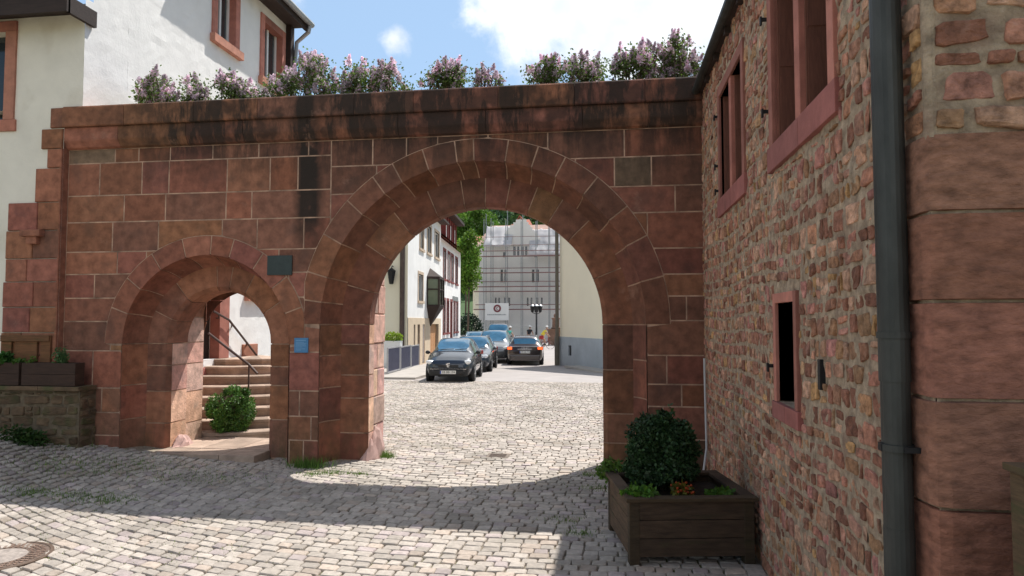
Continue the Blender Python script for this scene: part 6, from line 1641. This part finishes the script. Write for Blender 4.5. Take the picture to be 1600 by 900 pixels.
# ------------------------------------------------------------------ CYCLISTS
M['skin'] = mat('skin', (0.45, 0.27, 0.19), 0.6, 0.05, 5, 0, 1)
M['yellow'] = mat('yellow jersey', (0.75, 0.62, 0.06), 0.8, 0.05, 5, 0, 1)
M['red'] = mat('red shorts', (0.42, 0.05, 0.05), 0.8, 0.05, 5, 0, 1)
M['teal'] = mat('teal jersey', (0.06, 0.38, 0.32), 0.8, 0.05, 5, 0, 1)
M['black'] = mat('black cloth', (0.02, 0.02, 0.022), 0.85, 0.05, 5, 0, 1)
M['helmet'] = mat('white helmet', (0.70, 0.70, 0.68), 0.4, 0.05, 5, 0, 1)
M['hair'] = mat('dark hair', (0.04, 0.025, 0.018), 0.8, 0.05, 5, 0, 1)
M['bikeframe'] = mat('red bicycle frame', (0.35, 0.04, 0.03), 0.35, 0.05, 5, 0, 1)
M['bikeblack'] = mat('dark bicycle frame', (0.03, 0.03, 0.035), 0.35, 0.05, 5, 0, 1)
def skin_mesh(name, pts, edges, rad, m, parent, levels=1):
    me = bpy.data.meshes.new(name); me.from_pydata([tuple(p) for p in pts], edges, []); me.materials.append(m)
    o = bpy.data.objects.new(name, me); col.objects.link(o)
    md = o.modifiers.new('s', 'SKIN'); md.use_smooth_shade = True
    for i, v in enumerate(me.skin_vertices[0].data): v.radius = (rad[i], rad[i]); v.use_root = (i == 0)
    s = o.modifiers.new('u', 'SUBSURF'); s.levels = levels; s.render_levels = levels
    o.parent = parent; return o
def cyclist(loc, rz, lab_p, lab_b, jersey, shorts, frame, hat):
    """local frame: riding towards +x"""
    b = thing('bicycle', (0,0,0), lab_b, 'bicycle')
    for (cx, ) in ((-.50,), (.50,)):
        m = MB(); pts = [Vector((cx+.335*math.cos(2*math.pi*k/32), 0, .345+.335*math.sin(2*math.pi*k/32))) for k in range(33)]; m.tube(pts, .016, 6, cap=False); w_ = m.build('wheel', M['tyre'], b)
        m = MB()
        for k in range(14): a = 2*math.pi*k/14; m.tube([(cx, 0, .345), (cx+.325*math.cos(a), 0, .345+.325*math.sin(a))], .0025, 4)
        m.tube([(cx, -.04, .345), (cx, .04, .345)], .025, 8); m.build('spokes', M['chrome'], w_)
    bb, seat, head, hb = (-.08,0,.30), (-.22,0,.86), (.36,0,.80), (.34,0,.92)
    m = MB()
    for p, q in ((bb, seat), (bb, (.38,0,.72)), ((-.20,0,.80), head), ((-.50,0,.345), bb), ((-.50,0,.345), (-.2,0,.78)), ((.50,0,.345), head), (head, hb)): m.tube([p, q], .016, 6)
    m.build('frame', M[frame], b)
    m = MB(); m.tube([(.40,-.26,.94), (.36,-.1,.95), (.36,.1,.95), (.40,.26,.94)], .013, 6); m.build('handlebar', M['bikeblack'], b)
    m = MB(); m.ell((-.23,0,.88), (.13,.06,.03), 10, 6); m.build('saddle', M['bikeblack'], b)
    m = MB(); m.tube([(-.08,-.07,.30), (-.08,-.08,.47)], .012, 5); m.tube([(-.08,.07,.30), (-.08,.08,.13)], .012, 5); m.box(-.12,-.17,.46,-.04,-.08,.48); m.box(-.12,.08,.12,-.04,.17,.14); m.build('cranks', M['chrome'], b)
    p = thing('person', (0,0,0), lab_p, 'person')
    hip = Vector((-.22,0,.98)); 
    pts = [hip, (-.10,0,1.14), (.02,0,1.30), (.10,0,1.42), (.15,0,1.50), (.19,0,1.58)]; rad = [.145,.135,.15,.12,.05,.055]; ed = [(0,1),(1,2),(2,3),(3,4),(4,5)]
    for s in (-1, 1):
        i = len(pts)
        pts += [(.09,s*.18,1.41), (.24,s*.24,1.20), (.385,s*.235,1.01), (.415,s*.235,.985)]; rad += [.065,.048,.034,.026]; ed += [(3,i),(i,i+1),(i+1,i+2),(i+2,i+3)]
        # hand: five fingers curled round the grip, thumb inside
        w0 = i+3
        for k, (dy, l) in enumerate(((.030,.030),(.010,.034),(-.010,.032),(-.030,.026))):
            j = len(pts); pts += [(.435,s*.235+dy,.975), (.448,s*.235+dy,.955), (.432,s*.235+dy,.930)]; rad += [.0095,.009,.0075]; ed += [(w0,j),(j,j+1),(j+1,j+2)]
        j = len(pts); pts += [(.40,s*.235-s*.035,.965), (.405,s*.235-s*.042,.935)]; rad += [.010,.008]; ed += [(w0,j),(j,j+1)]
        # leg
        kz, kx, fz = (.72,.12,.52) if s < 0 else (.62,.08,.18)
        i = len(pts); pts += [(-.20,s*.09,.94), (kx,s*.11,kz+.0), (-.06,s*.12,fz+.09), (-.06,s*.12,fz+.03), (.06,s*.12,fz+.02)]; rad += [.10,.062,.042,.036,.032]; ed += [(0,i),(i,i+1),(i+1,i+2),(i+2,i+3),(i+3,i+4)]
    skin_mesh('body', pts, ed, rad, M['skin'], p)
    hd = MB(); hc = Vector((.24,0,1.68)); hd.ell(hc, (.095,.075,.115), 16, 12); hd.ell(hc+Vector((.095,0,-.01)), (.018,.014,.025), 8, 6)
    for s in (-1, 1): hd.ell(hc+Vector((-.005,s*.076,-.005)), (.018,.01,.03), 8, 6)
    hd.build('head', M['skin'], p, smooth=True)
    ey = MB()
    for s in (-1, 1): ey.ell(hc+Vector((.086,s*.03,.015)), (.010,.012,.008), 8, 6)
    ey.ell(hc+Vector((.088,0,-.055)), (.006,.022,.005), 8, 6); ey.build('eyes_and_mouth', M['hair'], p)
    h = MB(); h.ell(hc+Vector((-.02,0,.03)), (.095,.083,.105), 14, 8); h.build('hair', M['hair'], p, smooth=True)
    h = MB(); h.lathe([(.115,0),(.12,.03),(.10,.09),(.05,.125),(.01,.13)], hc+Vector((-.01,0,.03)), 16); h.build('helmet', M[hat], p, smooth=True)
    pts = [hip+Vector((.02,0,.05)), (-.10,0,1.14), (.02,0,1.30), (.10,0,1.42), (.14,0,1.475)]; rad = [.155,.15,.165,.135,.075]; ed = [(0,1),(1,2),(2,3),(3,4)]
    for s in (-1, 1): i = len(pts); pts += [(.09,s*.18,1.41), (.16,s*.21,1.31)]; rad += [.08,.066]; ed += [(3,i),(i,i+1)]
    skin_mesh('jersey', pts, ed, rad, M[jersey], p)
    pts = [hip+Vector((0,0,.02))]; rad = [.158]; ed = []
    for s in (-1, 1): kz, kx = (.72,.12) if s < 0 else (.62,.08); q = Vector((-.20,s*.09,.94)); e = q.lerp(Vector((kx,s*.11,kz)), .7); i = len(pts); pts += [q, e]; rad += [.112,.085]; ed += [(0,i),(i,i+1)]
    skin_mesh('shorts', pts, ed, rad, M[shorts], p)
    for o in (b, p): o.location = loc; o.rotation_euler = (0,0,rz)
Yc = 53.5
cyclist((at(850, 540, Yc).x, Yc, -.372), R(-8), 'person in yellow jersey, red shorts and white helmet cycling to the right', 'red bicycle ridden by the person in the yellow jersey', 'yellow', 'red', 'bikeframe', 'helmet')
cyclist((at(794, 540, 50).x, 50, -.372), R(60), 'person in teal jersey cycling just left of the driving estate car', 'dark bicycle under the person in the teal jersey', 'teal', 'black', 'bikeblack', 'helmet')
cyclist((at(827, 540, 57).x, 57, -.372), R(80), 'person in black top and pale helmet seen over the driving car roof', 'dark bicycle hidden behind the driving estate car, ridden by the person in black', 'black', 'black', 'bikeblack', 'helmet')
